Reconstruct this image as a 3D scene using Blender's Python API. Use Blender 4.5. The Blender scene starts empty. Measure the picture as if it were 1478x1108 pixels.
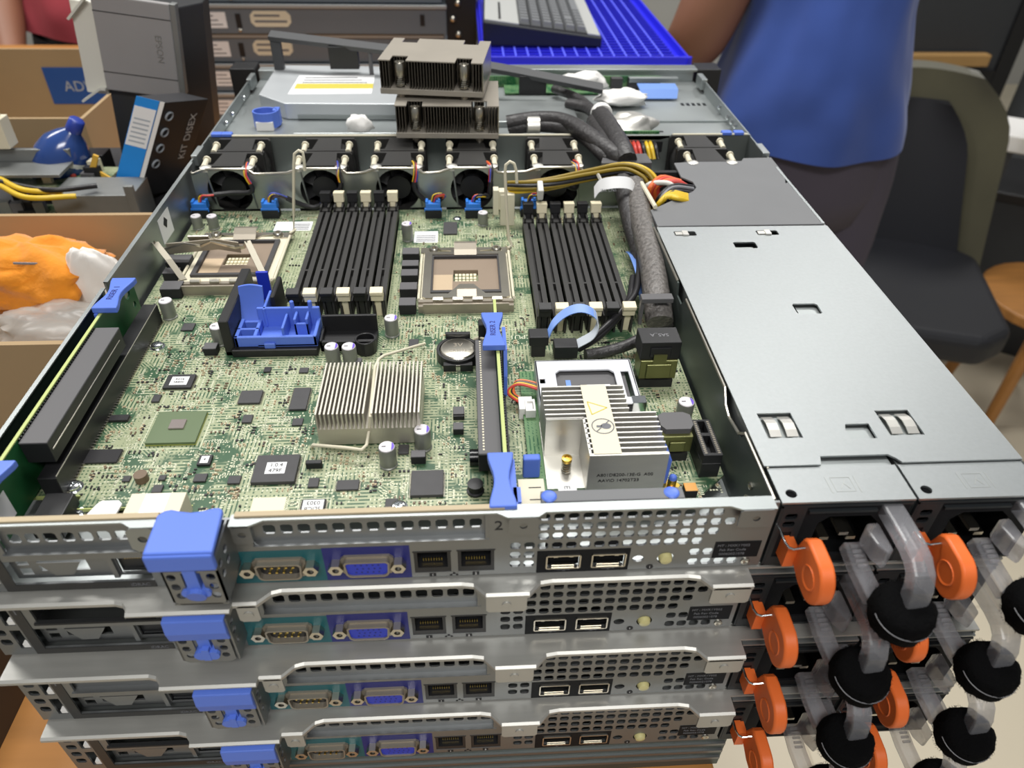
import bpy, bmesh, math, random
from mathutils import Vector, Matrix, Euler, noise
from mathutils.geometry import delaunay_2d_cdt
random.seed(7)
U = 0.001          # everything below is written in millimetres
Z0 = 1190.0        # height of the top server's base above the floor (mm)
sc = bpy.context.scene
C = sc.collection

# ------------------------------------------------------------------ camera
FPX, IW, IH = 1068.6, 1478.0, 1108.0
CAM = Vector((202.22, -192.06, 257.70))
_p, _y, _r = 0.67761, 0.070038, 0.022118
FW = Vector((math.sin(_y)*math.cos(_p), math.cos(_y)*math.cos(_p), -math.sin(_p)))
_rt = Vector((math.cos(_y), -math.sin(_y), 0.0)); _up = _rt.cross(FW)
RT = _rt*math.cos(_r) + _up*math.sin(_r); UP = _up*math.cos(_r) - _rt*math.sin(_r)
cd = bpy.data.cameras.new('camera'); cam = bpy.data.objects.new('camera', cd); C.objects.link(cam)
cd.sensor_fit = 'HORIZONTAL'; cd.sensor_width = 36.0; cd.lens = FPX/IW*36.0
cd.clip_start = 0.01; cd.clip_end = 60
mw = Matrix((RT, UP, -FW)).transposed().to_4x4()
mw.translation = (CAM + Vector((0, 0, Z0)))*U
cam.matrix_world = mw
cd.dof.use_dof = True; cd.dof.focus_distance = 0.40; cd.dof.aperture_fstop = 11.0
sc.camera = cam

# ------------------------------------------------------------------ light
w = bpy.data.worlds.new('room_light'); sc.world = w; w.use_nodes = True
bg = w.node_tree.nodes['Background']; bg.inputs[0].default_value = (0.95, 0.98, 1.0, 1); bg.inputs[1].default_value = 0.22
def area(name, loc, rot, sx, sy, power, col=(1.0, 0.985, 0.95)):
    l = bpy.data.lights.new(name, 'AREA'); l.shape = 'RECTANGLE'; l.size = sx; l.size_y = sy
    l.energy = power; l.color = col
    o = bpy.data.objects.new(name, l); C.objects.link(o); o.location = loc; o.rotation_euler = rot
    return o
area('ceiling_lamp', (0.15, 1.0, 3.05), (0, 0, 0), 1.2, 0.6, 42)
area('ceiling_lamp', (1.9, 2.6, 3.05), (0, 0, 0), 1.2, 0.6, 30)
area('ceiling_lamp', (-1.7, 1.5, 3.05), (0, 0, 0), 1.2, 0.6, 34)
area('ceiling_lamp', (0.3, -1.3, 3.05), (0, 0, 0), 1.2, 0.6, 42)
sc.view_settings.view_transform = 'Standard'; sc.view_settings.look = 'None'
sc.view_settings.gamma = 1.0; sc.view_settings.use_curve_mapping = False
sc.view_settings.exposure = 0.0

# ------------------------------------------------------------------ pixel -> place helpers
def ray(px, py): return FW + RT*((px-IW/2)/FPX) - UP*((py-IH/2)/FPX)
def at(px, py, z):
    d = ray(px, py); return CAM + d*((z-CAM.z)/d.z)
def atY(px, py, y):
    d = ray(px, py); return CAM + d*((y-CAM.y)/d.y)
def atX(px, py, x):
    d = ray(px, py); return CAM + d*((x-CAM.x)/d.x)

# ------------------------------------------------------------------ materials
def lin(h):
    if isinstance(h, str):
        h = h.lstrip('#'); c = [int(h[i:i+2], 16)/255 for i in (0, 2, 4)]
    else: c = list(h)
    return tuple((x/12.92 if x <= 0.04045 else ((x+0.055)/1.055)**2.4) for x in c)
M = {}
def mat(name, col, rough=0.5, metal=0.0, var=0.0, vscale=40.0, bump=0.0, bscale=200.0, stretch=None,
        trans=0.0, alpha=1.0, coat=0.0, spec=0.5, emit=None, sheen=0.0, rvar=0.0):
    m = bpy.data.materials.new(name); m.use_nodes = True; nt = m.node_tree; N = nt.nodes; L = nt.links
    b = N['Principled BSDF']; c = lin(col)
    b.inputs['Base Color'].default_value = (*c, 1); b.inputs['Roughness'].default_value = rough
    b.inputs['Metallic'].default_value = metal; b.inputs['Specular IOR Level'].default_value = spec
    if trans: b.inputs['Transmission Weight'].default_value = trans
    if alpha < 1: b.inputs['Alpha'].default_value = alpha
    if coat: b.inputs['Coat Weight'].default_value = coat
    if sheen: b.inputs['Sheen Weight'].default_value = sheen
    if emit: b.inputs['Emission Color'].default_value = (*lin(emit[0]), 1); b.inputs['Emission Strength'].default_value = emit[1]
    if var or bump or rvar:
        tc = N.new('ShaderNodeTexCoord'); mp = N.new('ShaderNodeMapping'); L.new(tc.outputs['Object'], mp.inputs[0])
        if stretch: mp.inputs['Scale'].default_value = stretch
    if var or rvar:
        nz = N.new('ShaderNodeTexNoise'); nz.inputs['Scale'].default_value = vscale; nz.inputs['Detail'].default_value = 5
        L.new(mp.outputs[0], nz.inputs['Vector'])
    if var:
        mr = N.new('ShaderNodeMapRange'); L.new(nz.outputs['Fac'], mr.inputs[0])
        mr.inputs[1].default_value = 0.25; mr.inputs[2].default_value = 0.75
        mr.inputs[3].default_value = 1-var; mr.inputs[4].default_value = 1+var
        mx = N.new('ShaderNodeVectorMath'); mx.operation = 'SCALE'; mx.inputs[0].default_value = c
        L.new(mr.outputs[0], mx.inputs['Scale']); L.new(mx.outputs[0], b.inputs['Base Color'])
    if rvar:
        mr2 = N.new('ShaderNodeMapRange'); L.new(nz.outputs['Fac'], mr2.inputs[0])
        mr2.inputs[1].default_value = 0.3; mr2.inputs[2].default_value = 0.7
        mr2.inputs[3].default_value = max(0.02, rough-rvar); mr2.inputs[4].default_value = min(1, rough+rvar)
        L.new(mr2.outputs[0], b.inputs['Roughness'])
    if bump:
        n2 = N.new('ShaderNodeTexNoise'); n2.inputs['Scale'].default_value = bscale; n2.inputs['Detail'].default_value = 3
        L.new(mp.outputs[0], n2.inputs['Vector']); bp = N.new('ShaderNodeBump'); bp.inputs['Strength'].default_value = bump
        bp.inputs['Distance'].default_value = 0.001
        L.new(n2.outputs['Fac'], bp.inputs['Height']); L.new(bp.outputs[0], b.inputs['Normal'])
    M[name] = m; return m
mat('galv', '#a6abab', 0.45, 0.95, var=0.07, vscale=14, rvar=0.07)
mat('galv_rear', '#8d8f90', 0.46, 0.9, var=0.08, vscale=25, rvar=0.06)
mat('cover_galv', '#b3b2ad', 0.45, 0.6, var=0.08, vscale=30, stretch=(1, 8, 1))
mat('psu_face', '#16171a', 0.7, spec=0.15)
mat('psu_frame', '#33373a', 0.5, 0.5)
mat('plate_grey', '#7f7a6d', 0.4, 0.5)
mat('sink_top', '#a49d92', 0.45, 0.35, var=0.05)
mat('label_black', '#101216', 0.6, spec=0.2)
mat('inlet', '#08090b', 0.8, spec=0.1)
mat('psu_cover', '#a9adae', 0.48, 0.9, var=0.03, vscale=500, bump=0.05, bscale=900)
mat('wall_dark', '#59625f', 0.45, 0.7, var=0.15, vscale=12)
mat('film_black', '#1b2522', 0.35, 0.0, spec=0.4)
mat('fanwall', '#a7ada9', 0.42, 0.9, var=0.05)
mat('steel', '#c9c4b8', 0.28, 1.0, var=0.06, vscale=80)
mat('nickel', '#9a9285', 0.42, 0.6, var=0.07, vscale=60)
mat('nickel_dark', '#5e5850', 0.4, 0.7, var=0.07, vscale=60)
mat('alu', '#d2d0ca', 0.42, 0.85, var=0.04, vscale=60, stretch=(1, 1, 4))
mat('alu_fin', '#c6c1b6', 0.45, 0.8, var=0.04)
mat('chrome', '#d9dcde', 0.14, 1.0)
mat('brass', '#c9a64d', 0.3, 1.0)
mat('gold', '#d8bd6a', 0.3, 1.0)
mat('blk', '#1c1c1e', 0.45, var=0.06)
mat('blk_dim', '#2c2b2a', 0.5)
mat('blk_gloss', '#0c0d10', 0.25)
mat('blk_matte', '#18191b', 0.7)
mat('chip', '#3b3a3c', 0.55, var=0.08, vscale=200)
mat('chip_dark', '#242326', 0.5)
mat('shroud', '#6f7072', 0.62, var=0.03, bump=0.04, bscale=1500)
mat('slotgrey', '#59585a', 0.55)
mat('blue', '#5a79d6', 0.42, spec=0.4)
mat('blue_conn', '#2b78d6', 0.4)
mat('blue_vga', '#2136b8', 0.45)
mat('sticker_blue', '#19206e', 0.5)
mat('sticker_teal', '#0f5a61', 0.5)
mat('white', '#e8e6e3', 0.6)
mat('paper', '#e9e9ea', 0.7, var=0.02)
mat('cream', '#e6dcbd', 0.5)
mat('ivory', '#d9d2bb', 0.5)
mat('captop', '#dcd8dc', 0.4, metal=0.2)
mat('capbody', '#84867f', 0.4, 0.35)
mat('purple', '#6a4fc0', 0.5)
mat('olive', '#6f7046', 0.32, 0.6, var=0.1)
mat('orange', '#e06a2c', 0.45, bump=0.04, bscale=1500)
mat('orange_cap', '#d79a4a', 0.4)
mat('bga', '#5c6d4c', 0.45, var=0.04)
mat('bga_edge', '#9aa04a', 0.5)
mat('die', '#b3a7a3', 0.18, 0.6)
mat('pcb_edge', '#b6c178', 0.5)
mat('pcb_riser', '#1f5a33', 0.42, var=0.12, vscale=60)
mat('socket_brown', '#8b7a69', 0.5, bump=0.25, bscale=1500)
mat('socket_tan', '#bfa98c', 0.5, bump=0.25, bscale=1500)
mat('cable_blk', '#333132', 0.45, var=0.25, vscale=300, bump=0.7, bscale=350)
mat('cable_braid', '#66625f', 0.42, var=0.45, vscale=420, bump=0.9, bscale=420)
mat('w_yellow', '#d9b52b', 0.4); mat('w_gold', '#8b7420', 0.45); mat('w_red', '#c8443a', 0.4); mat('w_orange', '#dd6a34', 0.4)
mat('w_black', '#232225', 0.4); mat('w_blue', '#3b4aa8', 0.4); mat('w_white', '#d8d6cf', 0.5); mat('w_grey', '#7c7c80', 0.45)
mat('ribbon', '#6f93d8', 0.4); mat('ribbon_grey', '#a9b0b8', 0.5)
mat('clear', '#c6c6cc', 0.22, trans=0.6, alpha=0.5, spec=0.6)
mat('velcro', '#0a0a0b', 1.0, spec=0.08, bump=0.6, bscale=700)
mat('ink', '#1d1d20', 0.6)
mat('ink_grey', '#6a6b70', 0.6)
mat('ink_yellow', '#c9b94a', 0.6)
mat('led', '#c7bf86', 0.3, coat=0.6)
mat('silk', '#d3d6bd', 0.6)
mat('pad', '#c9cab0', 0.4, 0.2)
mat('smd_brown', '#6d5a47', 0.5)
mat('smd_tan', '#b3a283', 0.5)
mat('emboss', '#aeb1b0', 0.5, 0.9)

def pcb_material(name, base, light, amount):
    m = bpy.data.materials.new(name); m.use_nodes = True; nt = m.node_tree; N = nt.nodes; L = nt.links
    b = N['Principled BSDF']; b.inputs['Roughness'].default_value = 0.38; b.inputs['Specular IOR Level'].default_value = 0.45
    tc = N.new('ShaderNodeTexCoord')
    def brick(scale, rot, wdt, mortar, row):
        mp = N.new('ShaderNodeMapping'); L.new(tc.outputs['Object'], mp.inputs[0]); mp.inputs['Rotation'].default_value = (0, 0, rot)
        br = N.new('ShaderNodeTexBrick'); L.new(mp.outputs[0], br.inputs['Vector']); br.inputs['Scale'].default_value = scale
        br.inputs['Mortar Size'].default_value = mortar; br.inputs['Brick Width'].default_value = wdt; br.inputs['Row Height'].default_value = row
        br.inputs['Color1'].default_value = (0, 0, 0, 1); br.inputs['Color2'].default_value = (0, 0, 0, 1); br.inputs['Mortar'].default_value = (1, 1, 1, 1)
        return br.outputs['Color']
    def ns(scale, lo, hi):
        n = N.new('ShaderNodeTexNoise'); n.inputs['Scale'].default_value = scale; n.inputs['Detail'].default_value = 2
        L.new(tc.outputs['Object'], n.inputs['Vector'])
        r = N.new('ShaderNodeMapRange'); L.new(n.outputs['Fac'], r.inputs[0]); r.inputs[1].default_value = lo; r.inputs[2].default_value = hi
        return r.outputs[0]
    def mul(a, c):
        k = N.new('ShaderNodeMath'); k.operation = 'MULTIPLY'; L.new(a, k.inputs[0]); L.new(c, k.inputs[1]); return k.outputs[0]
    def mx(a, c):
        k = N.new('ShaderNodeMath'); k.operation = 'MAXIMUM'; L.new(a, k.inputs[0]); L.new(c, k.inputs[1]); return k.outputs[0]
    t1 = mul(brick(260, 0, 2.6, 0.16, 0.55), ns(55, 0.45, 0.52))
    t2 = mul(brick(260, math.pi/2, 3.2, 0.16, 0.5), ns(62, 0.47, 0.54))
    t3 = mul(brick(420, math.pi/4, 4.0, 0.14, 0.6), ns(38, 0.55, 0.60))
    vo = N.new('ShaderNodeTexVoronoi'); vo.inputs['Scale'].default_value = 520; L.new(tc.outputs['Object'], vo.inputs['Vector'])
    vr = N.new('ShaderNodeMapRange'); L.new(vo.outputs['Distance'], vr.inputs[0]); vr.inputs[1].default_value = 0.30; vr.inputs[2].default_value = 0.22
    dots = mul(vr.outputs[0], ns(45, 0.40, 0.5))
    f = mx(mx(t1, t2), mx(t3, dots))
    am = N.new('ShaderNodeMath'); am.operation = 'MULTIPLY'; L.new(f, am.inputs[0]); am.inputs[1].default_value = amount
    mixc = N.new('ShaderNodeMix'); mixc.data_type = 'RGBA'; L.new(am.outputs[0], mixc.inputs[0])
    mixc.inputs[6].default_value = (*lin(base), 1); mixc.inputs[7].default_value = (*lin(light), 1)
    L.new(mixc.outputs[2], b.inputs['Base Color']); M[name] = m
pcb_material('pcb', '#39593f', '#adb290', 0.82)
pcb_material('pcb_small', '#1f5a35', '#7fa070', 0.55)

# ------------------------------------------------------------------ mesh helpers (mm)
class MB:
    def __init__(s): s.v = []; s.f = []; s.mi = []; s.cur = 0
    def add(s, vs, fs):
        o = len(s.v); s.v.extend([tuple(p) for p in vs]); s.f.extend([tuple(i+o for i in f) for f in fs]); s.mi.extend([s.cur]*len(fs)); return s
    def m(s, i): s.cur = i; return s
    def box(s, x0, x1, y0, y1, z0, z1):
        v = [(x0,y0,z0),(x1,y0,z0),(x1,y1,z0),(x0,y1,z0),(x0,y0,z1),(x1,y0,z1),(x1,y1,z1),(x0,y1,z1)]
        return s.add(v, [(0,3,2,1),(4,5,6,7),(0,1,5,4),(1,2,6,5),(2,3,7,6),(3,0,4,7)])
    def obox(s, c, size, rot):
        R = rot if isinstance(rot, Matrix) else Euler(rot).to_matrix(); c = Vector(c); hx, hy, hz = [k/2 for k in size]
        v = [c + R @ Vector(p) for p in ((-hx,-hy,-hz),(hx,-hy,-hz),(hx,hy,-hz),(-hx,hy,-hz),(-hx,-hy,hz),(hx,-hy,hz),(hx,hy,hz),(-hx,hy,hz))]
        return s.add(v, [(0,3,2,1),(4,5,6,7),(0,1,5,4),(1,2,6,5),(2,3,7,6),(3,0,4,7)])
    def cyl(s, p0, p1, r0, r1=None, n=16, caps=True):
        r1 = r0 if r1 is None else r1; p0 = Vector(p0); p1 = Vector(p1); d = (p1-p0).normalized()
        a = d.orthogonal().normalized(); b = d.cross(a); v = []
        for (p, r) in ((p0, r0), (p1, r1)):
            for k in range(n):
                t = 2*math.pi*k/n; v.append(p + (a*math.cos(t)+b*math.sin(t))*r)
        f = [(k, (k+1) % n, n+(k+1) % n, n+k) for k in range(n)]
        if caps: f += [tuple(range(n-1, -1, -1)), tuple(range(n, 2*n))]
        return s.add(v, f)
    def lathe(s, prof, c=(0, 0, 0), n=20, axis='z'):
        v = []; f = []; m = len(prof)
        for (r, h) in prof:
            for k in range(n):
                t = 2*math.pi*k/n; q = (r*math.cos(t), r*math.sin(t), h)
                if axis == 'y': q = (q[0], q[2], q[1])
                if axis == 'x': q = (q[2], q[0], q[1])
                v.append((c[0]+q[0], c[1]+q[1], c[2]+q[2]))
        for i in range(m-1):
            for k in range(n): f.append((i*n+k, i*n+(k+1) % n, (i+1)*n+(k+1) % n, (i+1)*n+k))
        f.append(tuple(range(n-1, -1, -1))); f.append(tuple(range((m-1)*n, m*n)))
        return s.add(v, f)
    def tube(s, pts, r, n=8, closed=False):
        pts = [Vector(p) for p in pts]; m = len(pts); v = []; f = []
        rr = r if isinstance(r, (list, tuple)) else [r]*m
        t0 = (pts[1]-pts[0]).normalized(); a = t0.orthogonal().normalized()
        for i, p in enumerate(pts):
            if i == 0: t = t0
            elif i == m-1: t = (pts[-1]-pts[-2]).normalized()
            else: t = ((pts[i+1]-p).normalized()+(p-pts[i-1]).normalized()); t = t.normalized() if t.length > 1e-6 else t0
            a = (a - t*a.dot(t)); a = a.normalized() if a.length > 1e-6 else t.orthogonal().normalized()
            b = t.cross(a)
            for k in range(n):
                q = 2*math.pi*k/n; v.append(p + (a*math.cos(q)+b*math.sin(q))*rr[i])
        for i in range(m-1):
            for k in range(n): f.append((i*n+k, i*n+(k+1) % n, (i+1)*n+(k+1) % n, (i+1)*n+k))
        f.append(tuple(range(n-1, -1, -1))); f.append(tuple(range((m-1)*n, m*n)))
        return s.add(v, f)
    def strip(s, pts, wvec, th):
        """a flat band swept along pts, width vector wvec, thickness th"""
        pts = [Vector(p) for p in pts]; m = len(pts); v = []; f = []; wv = Vector(wvec)
        for i, p in enumerate(pts):
            t = (pts[min(i+1, m-1)]-pts[max(i-1, 0)]).normalized(); n = t.cross(wv).normalized()*th/2
            v += [p-wv/2-n, p+wv/2-n, p+wv/2+n, p-wv/2+n]
        for i in range(m-1):
            for k in range(4): f.append((i*4+k, i*4+(k+1) % 4, (i+1)*4+(k+1) % 4, (i+1)*4+k))
        f += [(3, 2, 1, 0), tuple((m-1)*4+k for k in range(4))]
        return s.add(v, f)
    def prism(s, poly, a0, a1, axis='z'):
        def P(u, w, h): return (u, w, h) if axis == 'z' else ((u, h, w) if axis == 'y' else (h, u, w))
        n = len(poly); v = [P(u, w, a0) for u, w in poly] + [P(u, w, a1) for u, w in poly]
        f = [(k, (k+1) % n, n+(k+1) % n, n+k) for k in range(n)] + [tuple(range(n-1, -1, -1)), tuple(range(n, 2*n))]
        return s.add(v, f)
    def plate(s, outer, holes, a0, a1, axis='z'):
        """a sheet with polygonal holes"""
        def P(u, w, h): return (u, w, h) if axis == 'z' else ((u, h, w) if axis == 'y' else (h, u, w))
        loops = [outer]+list(holes); pts = []; edges = []
        for lp in loops:
            o = len(pts); pts += [Vector(p) for p in lp]; edges += [(o+i, o+(i+1) % len(lp)) for i in range(len(lp))]
        vs, es, fs, *_ = delaunay_2d_cdt(pts, edges, [], 0, 1e-6)
        def inside(x, y, lp):
            r = False; j = len(lp)-1
            for i in range(len(lp)):
                xi, yi = lp[i]; xj, yj = lp[j]
                if (yi > y) != (yj > y) and x < (xj-xi)*(y-yi)/(yj-yi)+xi: r = not r
                j = i
            return r
        bbs = [(min(p[0] for p in h), max(p[0] for p in h), min(p[1] for p in h), max(p[1] for p in h)) for h in holes]
        keep = []
        for f in fs:
            cx = sum(vs[i][0] for i in f)/3; cy = sum(vs[i][1] for i in f)/3
            if not inside(cx, cy, outer): continue
            if any(b[0] < cx < b[1] and b[2] < cy < b[3] and inside(cx, cy, h) for b, h in zip(bbs, holes)): continue
            keep.append(f)
        n = len(vs); v = [P(p[0], p[1], a0) for p in vs]+[P(p[0], p[1], a1) for p in vs]
        ff = [tuple(reversed(f)) for f in keep]+[tuple(i+n for i in f) for f in keep]
        cnt = {}
        for f in keep:
            for i in range(3):
                e = (f[i], f[(i+1) % 3]); cnt[tuple(sorted(e))] = cnt.get(tuple(sorted(e)), [])+[e]
        for k, l in cnt.items():
            if len(l) == 1: a, b = l[0]; ff.append((a, b, b+n, a+n))
        return s.add(v, ff)
    def sphere(s, c, r, n=12, m=8, sc3=(1, 1, 1)):
        prof = [(max(1e-3, math.sin(math.pi*i/m))*r, -math.cos(math.pi*i/m)*r) for i in range(m+1)]
        o = len(s.v); s.lathe(prof, (0, 0, 0), n)
        for i in range(o, len(s.v)):
            p = s.v[i]; s.v[i] = (c[0]+p[0]*sc3[0], c[1]+p[1]*sc3[1], c[2]+p[2]*sc3[2])
        return s
    def mesh(s, name, off=(0, 0, 0)):
        me = bpy.data.meshes.new(name)
        me.from_pydata([((p[0]-off[0])*U, (p[1]-off[1])*U, (p[2]-off[2])*U) for p in s.v], [], s.f)
        if any(s.mi): me.polygons.foreach_set('material_index', s.mi)
        b = bmesh.new(); b.from_mesh(me); bmesh.ops.recalc_face_normals(b, faces=b.faces); b.to_mesh(me); b.free()
        return me
def mats_of(me, mt):
    for k in (mt if isinstance(mt, (list, tuple)) else [mt]): me.materials.append(M[k])
def smooth(me, angle=35):
    me.polygons.foreach_set('use_smooth', [True]*len(me.polygons))
    try: me.set_sharp_from_angle(angle=math.radians(angle))
    except Exception: pass
def top(o, label, cat, group=None, kind=None):
    o['label'] = label; o['category'] = cat
    if group: o['group'] = group
    if kind: o['kind'] = kind
    return o
WORLD_OFF = Vector((0, 0, Z0))
def put(name, me, parent=None, loc=(0, 0, 0), bevel=0, seg=2, kind=None, rot=None):
    """loc is in the parent's frame (mm); without a parent it is in the stack's frame (mm)"""
    o = bpy.data.objects.new(name, me); C.objects.link(o)
    if parent is not None: o.parent = parent; o.location = Vector(loc)*U
    else: o.location = (Vector(loc)+WORLD_OFF)*U
    if rot is not None: o.rotation_euler = rot
    if bevel:
        b = o.modifiers.new('bevel', 'BEVEL'); b.width = bevel*U; b.segments = seg; b.limit_method = 'ANGLE'; b.angle_limit = math.radians(40)
        b.harden_normals = False
    if kind: o['kind'] = kind
    return o
def part(name, mb, mt, parent=None, off=None, loc=None, bevel=0, seg=2, sm=0, kind=None):
    """mb is in the frame of the stack/parent's parent; off is the origin to move to, loc where it stands in the parent's frame"""
    off = off or (0, 0, 0)
    me = mb.mesh(name, off); mats_of(me, mt)
    if sm: smooth(me, sm)
    return put(name, me, parent, loc if loc is not None else off, bevel, seg, kind)
def empty(name, loc=(0, 0, 0), rotz=0, parent=None):
    o = bpy.data.objects.new(name, None); C.objects.link(o); o.empty_display_size = 0.02
    if parent: o.parent = parent; o.location = Vector(loc)*U
    else: o.location = (Vector(loc)+WORLD_OFF)*U
    o.rotation_euler = (0, 0, rotz); return o
def copy_tree(o, parent=None, loc=None):
    c = o.copy(); C.objects.link(c); c.parent = parent
    if loc is not None: c.location = Vector(loc)*U
    for ch in list(o.children): copy_tree(ch, c)
    return c
_txt = {}
def text_mesh(s, size, mt, ext=0.05, mirror=False):
    key = (s, size, mt, ext)
    if key in _txt: return _txt[key]
    cu = bpy.data.curves.new('lettering', 'FONT'); cu.body = s; cu.size = size*U; cu.extrude = ext*U; cu.align_x = 'CENTER'; cu.align_y = 'CENTER'
    cu.resolution_u = 3
    o = bpy.data.objects.new('lettering_src', cu); C.objects.link(o)
    dg = bpy.context.evaluated_depsgraph_get(); me = bpy.data.meshes.new_from_object(o.evaluated_get(dg))
    bpy.data.objects.remove(o); bpy.data.curves.remove(cu); me.name = 'lettering'
    me.materials.clear(); me.materials.append(M[mt]); _txt[key] = me; return me
def text(s, size, mt, parent, loc, rot, name='lettering'):
    return put(name, text_mesh(s, size, mt), parent, loc, rot=rot)
def rrect(x0, x1, z0, z1, c):
    return [(x0+c, z0), (x1-c, z0), (x1, z0+c), (x1, z1-c), (x1-c, z1), (x0+c, z1), (x0, z1-c), (x0, z0+c)]
def circ(cx, cz, r, n=16, rz=None):
    rz = rz or r
    return [(cx+r*math.cos(2*math.pi*k/n), cz+rz*math.sin(2*math.pi*k/n)) for k in range(n)]
def rect(x0, x1, z0, z1): return [(x0, z0), (x1, z0), (x1, z1), (x0, z1)]
def bez(pts, n=24):
    """Catmull-Rom through pts"""
    pts = [Vector(p) for p in pts]; P = [pts[0]*2-pts[1]]+pts+[pts[-1]*2-pts[-2]]; out = []
    seg = len(pts)-1; per = max(2, n//seg)
    for i in range(1, len(P)-2):
        for k in range(per):
            t = k/per; a, b, c, d = P[i-1], P[i], P[i+1], P[i+2]
            out.append(0.5*((2*b)+(c-a)*t+(2*a-5*b+4*c-d)*t*t+(3*b-3*c+d-a)*t**3))
    out.append(pts[-1]); return out
# ================================================================== the stack of rack servers
PITCH = 43.0
HC = 39.8
def vent(cx, cz, w=4.3, h=4.0, c=0.9): return rrect(cx-w/2, cx+w/2, cz-h/2, cz+h/2, c)
def dshape(cx, cz, w, h, k=1.4, c=1.2):
    x0, x1, z0, z1 = cx-w/2, cx+w/2, cz-h/2, cz+h/2
    return [(x0+k+c, z0), (x1-k-c, z0), (x1-k, z0+c*0.5), (x1-k*0.4, z0+c*1.5), (x1, z1-c), (x1-c*0.6, z1-0.2), (x1-c, z1), (x0+c, z1), (x0+c*0.6, z1-0.2), (x0, z1-c), (x0+k*0.4, z0+c*1.5), (x0+k, z0+c*0.5)]
def shrink(poly, cx, cz, a, b): return [(cx+(x-cx)*a, cz+(z-cz)*b) for x, z in poly]

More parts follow.
